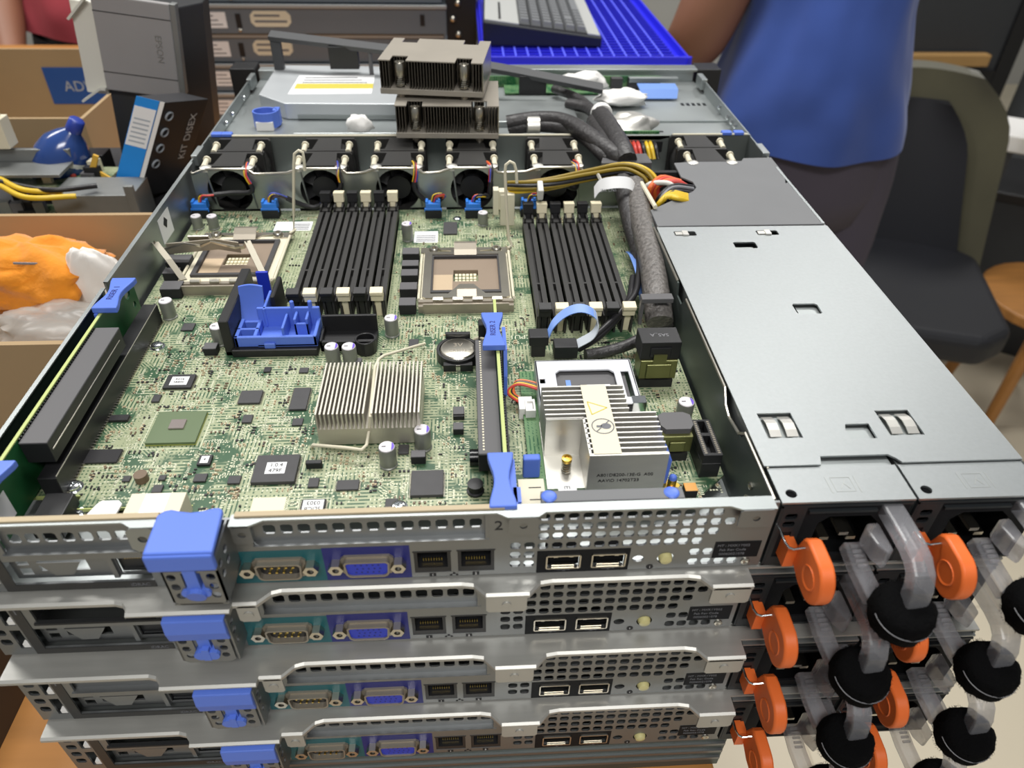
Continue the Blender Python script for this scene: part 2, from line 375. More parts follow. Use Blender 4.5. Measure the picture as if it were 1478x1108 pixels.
def make_rear_panel(root):
    holes = []
    holes.append(rect(115.5, 207.5, 24, 38.6))      # expansion slot over the ports
    holes.append(rect(21, 70, 23.5, 37.5))          # left expansion slot
    holes.append(rect(17, 72, 4.6, 19))             # management card bay
    cols = [229.8+5.78*i for i in range(14)]
    for i, x in enumerate(cols):
        for j, z in enumerate((35.3, 29.6, 23.8, 17.9)):
            if j == 3 and i > 12: continue
            if j >= 2 and i == 13: continue
            if j == 0 and i == 13: continue
            if x > 299 and j == 3: continue
            holes.append(vent(x, z))
    for x, z in ((293.6, 10.8), (299.2, 10.8), (293.8, 4.3), (299.4, 4.3), (305, 4.3), (310.6, 4.3)): holes.append(vent(x, z))
    for x in (218.6, 224.3):
        for z in (18.4, 12.6, 6.8): holes.append(vent(x, z))
    holes.append(rect(177.2, 192.2, 3.2, 16.8)); holes.append(rect(195, 210, 3.2, 16.8))
    holes.append(rect(232, 245.4, 3.8, 11.2)); holes.append(rect(251, 264.4, 3.8, 11.2))
    holes.append(circ(270.2, 7.4, 2.5, 14, 2.1)); holes.append(circ(281.8, 7.2, 3.6, 16))
    for z in (31, 24, 17, 10): holes.append(vent(3.4, z, 4.6, 4.2))
    holes.append(rect(7.6, 12, 22, 36)); holes.append(rect(7.6, 12, 5, 18.5))
    rp = part('rear_panel', MB().plate(rect(-1, 323, 0.5, HC), holes, 0, 1.0, 'y'), 'galv_rear', root)
    # small printed fields
    part('port_sticker', MB().box(104, 141, -0.15, 0, 0.6, 20.5), 'sticker_teal', rp)
    part('port_sticker', MB().box(141, 175.8, -0.15, 0, 0.6, 21), 'sticker_blue', rp)
    us = MB().plate(rect(227.6, 266.4, 0.6, 14.6), [rect(232, 245.4, 3.8, 11.2), rect(251, 264.4, 3.8, 11.2)], -0.15, 0, 'y')
    part('port_sticker', us, 'label_black', rp)
    part('port_sticker', MB().box(301.5, 321, -0.2, 0, 6.4, 16.6), 'label_black', rp)
    for i, s in enumerate(('MT : MXK1Y002', 'Fab Rev Code', '00060021078')):
        text(s, 2.0, 'ink_grey', rp, (309.6, -0.25, 14.2-2.7*i), (math.pi/2, 0, 0))
    for s, x in (('1', 184.4), ('2', 202.3)):
        part('number_tag', MB().box(x-1.4, x+1.4, -0.15, 0, 0.7, 2.6), 'ink', rp)
        text(s, 1.9, 'white', rp, (x, -0.25, 1.65), (math.pi/2, 0, 0))
    nt = MB()
    for x, z in ((193.2, 2.3), (191.9, 1.1), (194.5, 1.1)): nt.box(x-0.5, x+0.5, -0.12, 0, z-0.4, z+0.4)
    nt.box(191.9, 194.5, -0.1, 0, 1.6, 1.75); part('network_icon', nt, 'ink', rp)
    for x in (238.8, 257.6):
        ic = MB(); ic.box(x-2.6, x+2.4, -0.25, -0.15, 2.1, 2.3); ic.cyl((x+2.6, -0.2, 2.2), (x+2.6, -0.15, 2.2), 0.4, n=8)
        ic.box(x-1, x+0.2, -0.25, -0.15, 2.7, 2.9); ic.box(x-0.2, x+1, -0.25, -0.15, 1.4, 1.6)
        part('usb_icon', ic, 'ink_grey', rp)
    text('2', 7.5, 'ink', rp, (211.7, -0.1, 31), (math.pi/2, 0, 0))
    part('side_strip', MB().box(13, 17.6, -0.3, 0, 0.7, 38), 'blk_dim', rp); text('1', 6.0, 'ink_grey', rp, (15.3, -0.4, 32), (math.pi/2, 0, 0))
    for z in (22.4, 5.4): part('window_tab', MB().box(9, 12, 0.2, 2.4, z, z+2.4), 'white', rp); part('window_back', MB().box(7.6, 12, 5, 6, z, z+13), 'galv', rp)
    ii = MB().cyl((275.8, 0, 1.9), (275.8, -0.15, 1.9), 1.5, n=16); part('info_icon', ii, 'ink', rp)
    text('i', 2.0, 'white', rp, (275.8, -0.2, 1.9), (math.pi/2, 0, 0))
    # D-sub connectors
    for nm, cx, cz, fill in (('serial_port', 123.5, 10.9, 'serial'), ('video_port', 158.5, 10.9, 'vga')):
        d = dshape(cx, cz, 18.4, 9.6)
        di = shrink(d, cx, cz, 0.92, 0.84)
        b = MB(); b.m(0).plate(d, [di], -3.6, 0, 'y')
        b.m(0).plate(rrect(cx-10.6, cx+10.6, cz-5.6, cz+5.6, 1.5), [d], -1.2, -0.1, 'y')
        b.m(1).prism(di, (-2.9 if fill == 'vga' else -0.9), -0.3, 'y')
        if fill == 'vga':
            for r in range(3):
                for k in range(5): b.m(2).cyl((cx-4.6+2.3*k+(0.6 if r == 1 else 0), -2.95, cz-2.3+2.2*r), (cx-4.6+2.3*k+(0.6 if r == 1 else 0), -2.8, cz-2.3+2.2*r), 0.45, n=6)
        else:
            for r, q in ((0, 4), (1, 5)):
                for k in range(q): b.m(2).cyl((cx-(q-1)*1.4+2.8*k, -2.4, cz-1.5+3*r), (cx-(q-1)*1.4+2.8*k, -0.5, cz-1.5+3*r), 0.5, n=6)
        p = part(nm, b, ['nickel', 'blue_vga' if fill == 'vga' else 'blk', 'sticker_blue' if fill == 'vga' else 'gold'], rp)
        for s in (-12.5, 12.5):
            n = MB(); n.m(0).plate(circ(cx+s, cz+0.4, 3.1, 6), [circ(cx+s, cz+0.4, 1.4, 10)], -4, -0.05, 'y')
            n.m(1).prism(circ(cx+s, cz+0.4, 1.4, 10), -2.8, -0.5, 'y')
            part('hex_nut', n, ['steel', 'blk'], rp)
    for x0 in (177.2, 195.0):
        b = MB(); b.m(0).plate(rect(x0, x0+15, 3.2, 16.8), [rect(x0+1.4, x0+13.6, 6.2, 16.0)], 0.2, 11, 'y')
        b.m(1).box(x0+1, x0+14, 10, 12, 5.5, 16.3)
        for k in range(8): b.m(2).box(x0+3.3+k*1.08, x0+3.75+k*1.08, 3.0, 3.6, 7.0, 8.6)
        b.m(0).box(x0-0.4, x0+15.4, -0.2, 0.2, 16.4, 17.0)
        part('network_port', b, ['blk', 'blk_gloss', 'gold'], rp)
    for x0 in (232, 251):
        b = MB(); b.m(0).plate(rrect(x0-0.6, x0+14.0, 3.2, 11.8, 0.6), [rect(x0, x0+13.4, 3.8, 11.2)], -0.7, 0.6, 'y')
        b.m(1).box(x0, x0+13.4, 1.6, 9, 3.8, 11.2); b.m(1).box(x0+1, x0+12.4, 0, 2, 7.4, 9.0); b.m(0).box(x0+2.6, x0+4.4, 0, 1.4, 9.9, 10.9); b.m(0).box(x0+9, x0+10.8, 0, 1.4, 9.9, 10.9); b.m(0).box(x0+2, x0+11.4, 0.2, 1.4, 4.2, 4.9)
        part('usb_port', b, ['steel', 'inlet'], rp)
    part('status_lamp', MB().lathe([(3.0, 3), (3.0, 0), (2.4, -1.4), (0.6, -2.0)], (281.8, 0, 7.2), 16, 'y'), 'led', rp, sm=40)
    part('screw', MB().lathe([(1.9, 0.2), (1.9, -0.6), (1.1, -0.9), (0.3, -0.5)], (316.6, 0, 3.6), 12, 'y'), 'steel', rp, sm=40)
    return rp

def make_slots(root, dark):
    # slot covers with their row of square vents, set back behind the openings
    sc2 = MB().plate(rect(115, 208, 23.6, 38.9), [rrect(119.6+6.72*i, 124.5+6.72*i, 28.2, 33.4, 0.9) for i in range(13)], 2.2, 3.0, 'y')
    sc2.box(115.2, 207.8, -0.6, 2.4, 22.9, 23.9); sc2.box(206.4, 207.6, -0.4, 2.4, 24, 38)
    a = part('slot_cover', sc2, 'galv_rear', root)
    sc1 = MB()
    if dark: sc1.box(12, 70, 22.6, 24, -0.6, 0)
    sc1 = MB().plate(rect(20.5, 70.5, 23.2, 37.8), [rrect(23.2+6.72*i, 28.1+6.72*i, 27.6, 32.8, 0.9) for i in range(7)], 2.2, 3.0, 'y')
    sc1.box(20, 72, -0.8, 2.4, 22.4, 23.6)
    b = part('slot_cover', sc1, 'galv_rear', root)
    # management card bay: bracket with a folded tongue, a port and a dark name strip
    mc = MB().plate(rect(17.5, 71.5, 4.8, 18.8), [rect(20, 24.5, 13, 17), rect(20, 24.5, 7, 11), rect(28, 47, 9, 17), rect(58.5, 70, 6.2, 16.5)], 3.0, 3.8, 'y')
    mc.prism([(29, 16.2), (46, 16.2), (41, 8.2), (34, 8.2)], 1.2, 2.0, 'y')
    mc.box(56, 58, 1.4, 3.0, 5, 18)
    c = part('card_bracket', mc, 'galv_rear', root)
    part('name_strip', MB().box(17.6, 72, -0.3, -0.05, 0.7, 4.4), 'blk_dim', c)
    text('iDRAC', 2.6, 'ink_grey', c, (66, -0.4, 2.5), (math.pi/2, 0, 0))
    pr = MB().box(58.6, 70.2, 4.2, 14, 6, 16.6); part('network_port', pr, 'blk_gloss', c)
    pn = MB()
    for k in range(8): pn.box(61.4+k*1.0, 61.8+k*1.0, 3.9, 4.3, 13.8, 14.2)
    part('contact', pn, 'gold', c)
    return a, b, c

def make_latch(root):
    # blue handle with a dished back edge, on a perforated bracket
    poly = [(85.4, -20.6), (84.9, -2.4), (87, -0.2), (89.5, 0.4), (93, -0.6), (97, -1.3), (101, -0.8), (104.8, 0.5), (107, 0.6), (108.5, -0.6), (109.6, -20.6)]
    h = part('latch_handle', MB().prism(poly, 43.4, 46.2), 'blue', root, bevel=0.8)
    part('grip', MB().box(85.2, 109.4, -21.6, -18.8, 36.8, 45.4), 'blue', h, bevel=0.9)
    br = MB().plate([(88.3, 34.6), (108.6, 34.6), (108.6, 16.5), (106, 14.6), (91, 14.6), (88.3, 16.5)],
                    [vent(91.2, 31.2, 3.2, 3.6), vent(91.6, 25.6, 3.2, 3.6), vent(92.2, 20.2, 3.4, 3.4), vent(105.4, 31.2, 3.2, 3.6), vent(105.4, 25.6, 3.2, 3.6), vent(105.2, 20.2, 3.2, 3.4), rect(95, 102, 19, 33.5)], -19.6, -18.8, 'y')
    br.box(88.3, 89.1, -19.6, 0, 16, 40)
    br.plate([(-19.6, 40), (0, 40), (0, 16), (-17, 14.8), (-19.6, 16)], [vent(-15.5, 34, 3.4, 3.6), vent(-15.2, 28, 3.4, 3.6), vent(-9, 34, 3.4, 3.6), vent(-9, 28, 3.4, 3.6)], 107.8, 108.6, 'x')
    br.box(88.3, 108.6, -19.6, 0, 14.4, 15.2)
    part('perforated_bracket', br, 'galv_rear', h)
    bt = MB().cyl((98.5, -21.4, 21.5), (98.5, -17, 22.5), 3.6, n=16); bt.box(96.2, 100.8, -20.4, -12, 22, 36); bt.cyl((95.2, -20.6, 22.5), (95.2, -17, 22.5), 2.2, n=10); bt.cyl((101.8, -20.6, 22.5), (101.8, -17, 22.5), 2.2, n=10)
    part('latch_button', bt, 'blue', h)
    return h

def make_closed_latch(root):
    h = part('latch_handle', MB().prism([(-14.2, 32), (-13.4, 39.4), (-1, 40.2), (-1, 37), (-11.4, 36), (-11.8, 26), (-13.2, 26)], 80.0, 104.6, 'x'), 'blue', root, bevel=0.5)
    br = MB().plate([(81.5, 27.6), (103.6, 27.6), (103.6, 10.5), (101, 8.6), (84, 8.6), (81.5, 10.5)],
                    [vent(84.6, 24.4, 3.4, 3.4), vent(85, 19, 3.4, 3.4), vent(85.6, 13.8, 3.4, 3.2), vent(100.2, 24.4, 3.2, 3.4), vent(100.2, 19, 3.2, 3.4), vent(100, 13.8, 3.2, 3.2), rect(88.6, 96.4, 12.5, 26)], -12.4, -11.6, 'y')
    br.box(81.5, 82.3, -12.4, 0, 10, 34)
    br.plate([(-12.4, 39), (0, 39), (0, 10), (-10, 8.8), (-12.4, 10)], [vent(-9, 33, 3.4, 3.6), vent(-9, 27, 3.4, 3.6), vent(-9, 20, 2.2, 4.6)], 104.6, 105.4, 'x')
    part('perforated_bracket', br, 'galv_rear', h)
    bt = MB().box(90, 95, -12, -6, 14, 27); bt.cyl((90.4, -14, 15.5), (90.4, -10, 15.5), 2.8, n=12); bt.cyl((95.4, -14, 15.5), (95.4, -10, 15.5), 2.8, n=12); bt.box(91.4, 94.4, -14.2, -10, 12.6, 20)
    part('latch_button', bt, 'blue', h)
    return h

def make_psu(parent, loc):
    e = empty('power_supply', loc, parent=parent)
    part('housing', MB().box(0.4, 54.2, 15.4, 210, 0.6, 38.2).plate(rect(0.4, 54.2, 0.6, 38.2), [rect(1.4, 53.2, 1.4, 37.2)], 1.25, 15.4, 'y'), 'galv', e); part('hole_shade', MB().cyl((5.2, 4.8, 37.9), (5.2, 4.8, 38.28), 2.6, n=16), 'inlet', e)  # black disc stands in for the shade inside the top plate's hole
    tp = MB().plate(rect(0, 54.8, 0, 19.2), [circ(5.2, 4.8, 2.3, 16)], 38.3, 39.3); part('top_plate', tp, 'psu_cover', e)
    em = MB()
    for q in ((22, 22.5, 4.5, 13.5), (34, 34.5, 4.5, 13.5), (24, 24.3, 5, 13), (32.2, 32.5, 5, 13), (24, 32.5, 5, 5.3), (24, 32.5, 12.7, 13)): em.box(q[0], q[1], q[2], q[3], 39.3, 39.42)
    em.obox((28.2, 9, 39.36), (0.5, 5.5, 0.12), (0, 0, -0.6)); em.obox((29.6, 8.2, 39.36), (0.5, 4, 0.12), (0, 0, 0.5))
    part('embossed_mark', em, 'emboss', e)
    fc = MB().plate(rect(0.4, 54.2, 0.8, 38.2), [rrect(18, 43, 6, 30, 4), rrect(3, 8, 29.6, 33, 0.8), rrect(3, 8, 25, 28.4, 0.8)], 0.2, 1.2, 'y')
    part('face', fc, 'psu_face', e)
    fr = MB().box(0.2, 54.4, -0.3, 1.2, 36.4, 37.6); fr.box(0.2, 1.2, -0.3, 1.2, 0.6, 38); fr.box(0.4, 54.2, -0.3, 1.2, 0.4, 1.4); fr.box(12, 40, -1.2, 0.2, 33.6, 34.8)
    fr.plate(rect(1.2, 11, 1.4, 36.4), [rrect(3, 8, 29.6, 33, 0.8), rrect(3, 8, 25, 28.4, 0.8), rect(3, 8, 6, 22)], -0.4, 0.1, 'y')
    part('face_frame', fr, 'psu_frame', e)
    ib = MB().box(17, 44, 14, 15, 5, 31); ib.plate(rrect(17, 44, 5, 31, 3), [rrect(18.2, 42.8, 6.2, 29.8, 4)], 1.3, 14, 'y')
    part('power_inlet', ib, 'inlet', e)
    for x, z in ((30.4, 20), (24.6, 14), (36.2, 14)): part('inlet_pin', MB().box(x-2, x+2, -0.6, 13, z-0.9, z+0.9) if x == 30.4 else MB().box(x-2, x+2, 2, 13, z-0.9, z+0.9), 'steel', e)
    # orange release tab on a wire
    tab = [(-5, 10), (-5, 19), (-7.5, 26.5), (-10, 28.5), (-13, 28.8)]+[(-20+9.6*math.cos(t), 17.2+11.2*math.sin(t)) for t in [math.radians(100+13*i) for i in range(13)]]+[(-14, 6.4)]
    t = part('release_tab', MB().prism(tab, 9.2, 15.4, 'x'), 'orange', e, bevel=1.0, sm=30)
    dm = MB().lathe([(5.4, 0.2), (5.0, -0.35), (4.2, 0.15), (0.3, 0.15)], (9.1, -19.5, 17), 20, 'x'); part('thumb_dimple', dm, 'orange', t)
    part('tab_arm', MB().box(5, 9.6, -7, 2, 8, 19), 'orange', t)
    wr = MB().tube([(2.6, 0.5, 24), (2.6, -7, 23.6), (3.4, -9.5, 23.4), (5, -10.6, 23.6), (9.8, -10.8, 24.6)], 0.5, 8); part('wire', wr, 'chrome', t)
    # clear strain-relief clamp with its hook-and-loop strap
    arm = MB()
    pth = [(1, 33.4), (-10, 33.4), (-18, 33.2), (-24, 32), (-28.4, 29), (-30.8, 24), (-31.6, 18), (-31.8, 12)]
    arm.strip([(46, y, z) for y, z in pth], (8.8, 0, 0), 7.0)
    cl = part('cord_clamp', arm, 'clear', e, bevel=1.2)
    pr = MB().prism([(38, -1), (43, -1), (43, -15), (40, -17), (37.2, -12), (36.2, -4)], 17, 27); part('clamp_cheek', pr, 'clear', cl, bevel=1.0)
    lp = MB().strip([(35.6, 0, 12), (36, -12, 9), (38, -24, 5.5)], (7.6, 0, 0), 6); part('clamp_prong', lp, 'clear', cl, bevel=0.8)
    ri = MB()
    for k in range(5): ri.box(33.8, 37.6, -4-2.1*k, -3-2.1*k, 14.6-0.5*k, 15.6-0.5*k)
    part('rib', ri, 'clear', cl)
    random.seed(11)
    v = MB(); n = 40; prof = [(5.0, 11), (9.4, 12), (12.0, 8.5), (13.2, 2.5), (13.0, -4), (11, -9.5), (7.5, -12.5), (3, -13.5)]
    v.lathe(prof, (0, 0, 0), n)
    R = Euler((0.28, -0.12, 0)).to_matrix()
    v.v = [tuple(R @ Vector((p[0]*(1+random.uniform(-.035, .05)), p[1]*(1+random.uniform(-.035, .05)), p[2]*0.9+random.uniform(-.35, .35)))*0.9+Vector((44, -31.5, 8.5))) for p in v.v]
    st = part('hook_and_loop_strap', v, 'velcro', cl, sm=70)
    fz = MB()
    for k in range(700):
        a = random.uniform(0, 2*math.pi); hgt = random.uniform(-9, 8.5); rr = 11.5 if abs(hgt) < 6 else 10
        p = Vector((rr*math.cos(a), rr*math.sin(a), hgt)); d = Vector((math.cos(a)+random.uniform(-.6, .6), math.sin(a)+random.uniform(-.6, .6), random.uniform(-.8, .8))).normalized()*random.uniform(.5, 1.3)
        q = p+d; s = d.orthogonal().normalized()*0.12
        P = [R @ k2+Vector((44, -31.5, 8.5)) for k2 in (p-s, p+s, q)]; fz.add(P, [(0, 1, 2)])
    part('fuzz', fz, 'velcro', cl, kind='stuff')
    ed = MB().tube([R @ Vector((11.6*math.cos(a), 11.6*math.sin(a), 2.5+2.6*math.sin(a*0.5+.4)))+Vector((44, -31.8, 8.5)) for a in [math.pi+i*math.pi/18 for i in range(19)]], 0.22, 5)
    part('strap_edge', ed, 'w_grey', cl)
    return e

# server shells ----------------------------------------------------
offs = [(0, 0), (-3.7, -1.5), (0.0, -9.0), (3.0, -13.0)]
slabels = ['opened grey rack server on top of the stack, circuit board and fans exposed',
           'closed grey rack server directly under the opened one',
           'closed grey rack server third down in the stack of four with blue latches',
           'closed grey rack server lowest of the four with blue latches, on plain dark chassis']
servers = []
for k, (dx, dy) in enumerate(offs):
    r = empty('rack_server', (dx, dy, -PITCH*k)); top(r, slabels[k], 'server', 'rear-facing rack servers in the stack'); servers.append(r)
S = servers[0]
rp0 = make_rear_panel(S); sl0 = make_slots(S, False); la0 = make_latch(S)
ps0 = make_psu(S, (324.0, 0, 0))
copy_tree(ps0, S, (380.0, 0, 0))
DEPTH = 590
for k in (1, 2, 3):
    r = servers[k]
    copy_tree(rp0, r); [copy_tree(q, r) for i_, q in enumerate(sl0) if not (i_ == 1 and k != 2)]; cl0 = make_closed_latch(r) if k == 1 else copy_tree(cl0, r)
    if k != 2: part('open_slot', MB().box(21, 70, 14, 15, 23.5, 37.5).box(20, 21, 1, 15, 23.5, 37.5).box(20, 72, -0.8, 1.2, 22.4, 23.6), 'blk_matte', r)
    copy_tree(ps0, r, (324, 0, 0)); copy_tree(ps0, r, (380, 0, 0))
    if k == 1:
        b = MB()
        b.box(-1, 434.6, 1, DEPTH, 0, 0.8); b.box(-1, 0, 1, DEPTH, 0, 40.5); b.box(433.8, 434.8, 1, DEPTH, 0, 40.5); b.box(-1, 434.8, DEPTH-1, DEPTH, 0, 40.5)
        chm = b.mesh('chassis'); mats_of(chm, 'galv')
        # sheet cover whose rear lip steps out around three screw tabs
        edge = [(-2.5, -4), (60, -4), (63.5, -5), (65.6, -7.5), (66.2, -10.2), (107, -10.2), (107.4, -7), (117, -7), (122, -2.2), (126, -1.2), (200, -1.2), (205, -2), (210, -7.2), (228, -7.2), (233, -2), (238, -1.3), (296, -1.3), (301, -2.2), (305, -7), (322.5, -7), (322.5, 1), (436, 1)]
        c = MB().prism(edge+[(436, DEPTH), (-2.5, DEPTH)], 41.2, 42.4)
        for i in range(len(edge)-3):
            (x0, y0), (x1, y1) = edge[i], edge[i+1]
            if abs(x1-x0) < 0.3: continue
            lz = 40.9 if y0 < -10 and y1 < -10 else 40.0
            c.add([(x0, y0, 42.4), (x1, y1, 42.4), (x1, y1-1.2, 41.6), (x0, y0-1.2, 41.6), (x0, y0-1.2, lz), (x1, y1-1.2, lz), (x1, y1, lz), (x0, y0, lz)], [(0, 1, 2, 3), (3, 2, 5, 4), (4, 5, 6, 7), (7, 6, 1, 0), (0, 3, 4, 7), (1, 6, 5, 2)])
        for x0, x1 in ((108.6, 117.2), (210, 227), (305, 322)):
            c.prism(rrect(x0, x1, 30.5, 41, 1.2), -8.2, -7.2, 'y'); c.cyl(((x0+x1)/2, -8.2, 35.4), ((x0+x1)/2, -8.7, 35.4), 2.0, n=12)
        com = c.mesh('top_cover'); mats_of(com, 'cover_galv')
        lefts = MB()
        lefts.box(-3, 12, -0.6, 0.2, 0, 3); lm = None
    put('chassis', chm, r); put('top_cover', com, r, bevel=0)
# bottom: a plain chassis carrying the stack, and the table that carries it
pc = empty('plain_chassis', (6, -8, -PITCH*3-40.6))
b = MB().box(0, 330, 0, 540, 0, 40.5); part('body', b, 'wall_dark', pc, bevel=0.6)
for z in (9, 17, 25, 33): part('rail_line', MB().box(1, 329, -1.2, 0, z, z+2.2), 'galv_rear', pc)
top(pc, 'plain dark chassis with ribbed back under the lowest latched server', 'server')
# ================================================================== inside the opened server
ZB = 8.0     # top of the circuit board
b = MB().box(0, 434.6, 1, DEPTH, 0, 0.9)
base = part('chassis_base', b, 'galv', S)
wl = MB().box(-1, 0.2, 176, 345, 0, HC); wl.box(-1, 0.2, 1, 172, 0, HC-1.5); wl.box(-1, 1.6, 176, 345, HC-0.6, HC+0.2); wl.box(-1, 1.2, 1, 172, HC-2.0, HC-1.3)
wl.box(-1, 0.2, 345, 535, 0, HC)
part('side_wall', wl, 'galv', S)
part('wall_film', MB().box(0.2, 0.6, 2, 168, 9, HC-3), 'film_black', S)
for y, z in ((70, 26), (92, 24), (108, 27)): part('rivet', MB().lathe([(2.2, 0), (2.2, 0.8), (0.6, 1.2)], (0.6, y, z), 12, 'x'), 'brass', S)
st = MB().box(0.25, 0.5, 262, 283, 17, 34); w_st = part('wall_sticker', st, 'paper', S)
part('sticker_mark', MB().obox((0.6, 272.5, 28), (0.15, 5.5, 5.5), (math.pi/4, 0, 0)), 'ink', w_st)
wr = MB().box(433.8, 434.8, 1, 395, 0, HC-0.5); wr.box(433.0, 434.8, 238, 330, HC-0.6, HC+0.2); wr.box(433.8, 434.8, 395, 535, 0, HC)
part('side_wall', wr, 'galv', S)
# wall between board and power supplies, with its notch and rolled edge
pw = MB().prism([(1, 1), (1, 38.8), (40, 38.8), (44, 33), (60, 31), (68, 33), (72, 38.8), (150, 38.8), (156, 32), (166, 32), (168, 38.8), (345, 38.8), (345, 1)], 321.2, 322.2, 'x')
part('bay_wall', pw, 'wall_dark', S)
part('wall_edge', MB().tube([(321.7, 2, 39), (321.7, 41, 39), (321.2, 46, 34.5), (321.2, 60, 32), (321.4, 67, 33.5), (321.7, 73, 39), (321.7, 150, 39)], 0.75, 8), 'steel', S)
part('wall_edge', MB().tube([(321.7, 170, 39), (321.7, 236, 39)], 0.75, 8), 'steel', S)
part('wall_edge', MB().tube([(324.4, 19, 39.4), (324.0, 236, 39.4)], 0.6, 8), 'steel', S)
for z in (12, 20): part('rivet', MB().lathe([(1.8, 0), (1.8, -0.8), (0.5, -1.2)], (321.2, 22, z+6), 12, 'x'), 'steel', S)
# flange of the rear panel: bent edge and screw tabs
fl = [(-1, 2.4), (-1, -0.8), (70, -0.8), (74, -3.4), (84, -3.4), (84, 2.4)]
part('rear_flange', MB().prism(fl, HC, HC+0.9), 'galv', S)
fl2 = [(109.5, 2.4), (109.5, -3.6), (117, -3.6), (122, -1.0), (211, -1.0), (215, -3.4), (227, -3.4), (230, -1.2), (303, -1.2), (307, -3.2), (321, -3.2), (321, 3.6), (215, 3.2), (215, 2.4)]
part('rear_flange', MB().prism(fl2, HC-0.9, HC), 'galv', S)
for x0, x1 in ((110, 117.4), (215.4, 227), (306.5, 320.5)):
    tb = MB().plate(rrect(x0, x1, 29.5, HC-0.3, 1.0), [circ((x0+x1)/2, 34.6, 1.5, 12)], -3.6, -2.8, 'y')
    part('screw_tab', tb, 'galv_rear', S)
part('screw_tab', MB().plate(rrect(71.5, 82.5, 27, HC+0.5, 2), [circ(76.8, 34, 1.8, 14)], -3.6, -2.6, 'y'), 'galv', S)
part('slot_lip', MB().box(-1, 83, 0.8, 3.2, HC+0.9, HC+1.7), 'smd_tan', S)
part('slot_lip', MB().box(111, 214, 0.6, 3.0, HC, HC+0.9), 'smd_tan', S)
# power-supply bay cover
cov = [(322.8, 19.6), (347, 19.6), (348.5, 24.5), (362, 24.5), (364.5, 24.5), (366.5, 24.5), (378, 24.5), (380.5, 22), (382, 19.6), (434.5, 19.6), (434.5, 234), (322.8, 234)]
hl = [rect(*q) for q in ((330, 345.5, 36, 52.5), (384.5, 400, 36, 52.5))]
hl += [[(366, 34.5), (378, 34.5), (378, 44), (367.5, 44), (366.2, 41)]]
hl += [rrect(378, 392, 132, 142, 1.2), rrect(366, 380, 205, 213, 1.0)]
hl += [rrect(332, 346, 222, 228, 0.8), rrect(385, 399, 222, 228, 0.8)]
pcv = part('bay_cover', MB().plate(cov, hl, 39.4, 40.3), 'psu_cover', S)
for x in (331.5, 339, 386, 393.5):
    part('spring_tongue', MB().strip([(x+2.6, 37.5, 39.6), (x+2.6, 41, 40.5), (x+2.6, 45, 40.9), (x+2.6, 48, 40.3), (x+2.6, 51, 39)], (5.0, 0, 0), 0.4), 'alu', pcv)
for x in (336, 389): part('hook', MB().box(x-3.5, x+3.8, 222.5, 226, 39.8, 41).box(x+1, x+4.6, 221.6, 227, 40.4, 41.4), 'alu', pcv)
part('bay_stop', MB().box(367, 376, 35, 43, 36.5, 38.6), 'galv', pcv)
# grey plastic cable shroud beyond the bay cover
def az(px, py, z): p = at(px, py, z); return (p.x, p.y)
sh = [az(949, 326, 39.8), az(1191, 323, 39.8), az(1160, 285, 39.8), az(1140, 262, 39.8), az(1134, 264, 39.8), az(1133, 252, 39.8), az(1113, 227, 39.8), az(1073, 228, 39.8), az(1070, 232, 39.8), az(1000, 233, 39.8), az(973, 235, 39.8), az(983, 255, 39.8), az(1000, 262, 39.8), az(1005, 270, 39.8), az(1000, 276, 39.8), az(990, 280, 39.8), az(939, 303, 39.8)]
shp = part('cable_shroud', MB().prism(sh, 38.4, 39.8), 'shroud', S, bevel=0.3)
sw = MB(); (xa, ya), (xb, yb) = sh[0], sh[-1]
sw.box(xa-0.5, xa+1, ya+0.5, yb-0.5, 9, 38.6); part('shroud_wall', sw, 'blk_matte', shp)
part('shroud_wall', MB().box(330, 433, 325, 329, 9, 38.2), 'blk_matte', shp)

# ------------------------------------------------------------------ circuit board
bd = MB().plate([(3, 45), (27, 45), (27, 38), (78, 37), (78, 30), (90, 29), (228, 29), (300, 29), (319.5, 46), (319.5, 180), (320, 330), (3, 330)], [], ZB-1.6, ZB)
board = part('circuit_board', bd, 'pcb', S)
part('board_edge', MB().box(27, 78, 36.6, 37.2, ZB-1.7, ZB+0.02).box(78, 90, 29.4, 30.2, ZB-1.7, ZB+.02).box(3, 27, 44.4, 45.2, ZB-1.7, ZB+.02), 'pcb_edge', board)
EX = []     # rectangles on the board kept clear of tiny parts
def clear(x0, x1, y0, y1): EX.append((min(x0, x1), max(x0, x1), min(y0, y1), max(y0, y1)))
def bxy(x0, x1, y0, y1, z):       # picture box of a flat part's top face -> board rectangle
    a = at((x0+x1)/2, y1, z); c = at((x0+x1)/2, y0, z); l = at(x0, (y0+y1)/2, z); r = at(x1, (y0+y1)/2, z)
    return l.x, r.x, a.y, c.y
def chip(x0, x1, y0, y1, h=1.4, name='chip', mt='chip', legs=False):
    q = bxy(x0, x1, y0, y1, ZB+h); clear(q[0]-1, q[1]+1, q[2]-1, q[3]+1)
    o = part(name, MB().box(*q, ZB+0.1, ZB+h), mt, board, bevel=0.15, seg=1)
    if legs:
        lg = MB(); n = max(3, int((q[3]-q[2])/0.9))
        for k in range(n):
            y = q[2]+(k+0.5)*(q[3]-q[2])/n
            lg.box(q[0]-0.8, q[0], y-0.15, y+0.15, ZB, ZB+0.5); lg.box(q[1], q[1]+0.8, y-0.15, y+0.15, ZB, ZB+0.5)
        part('leads', lg, 'steel', board)
    return o, q
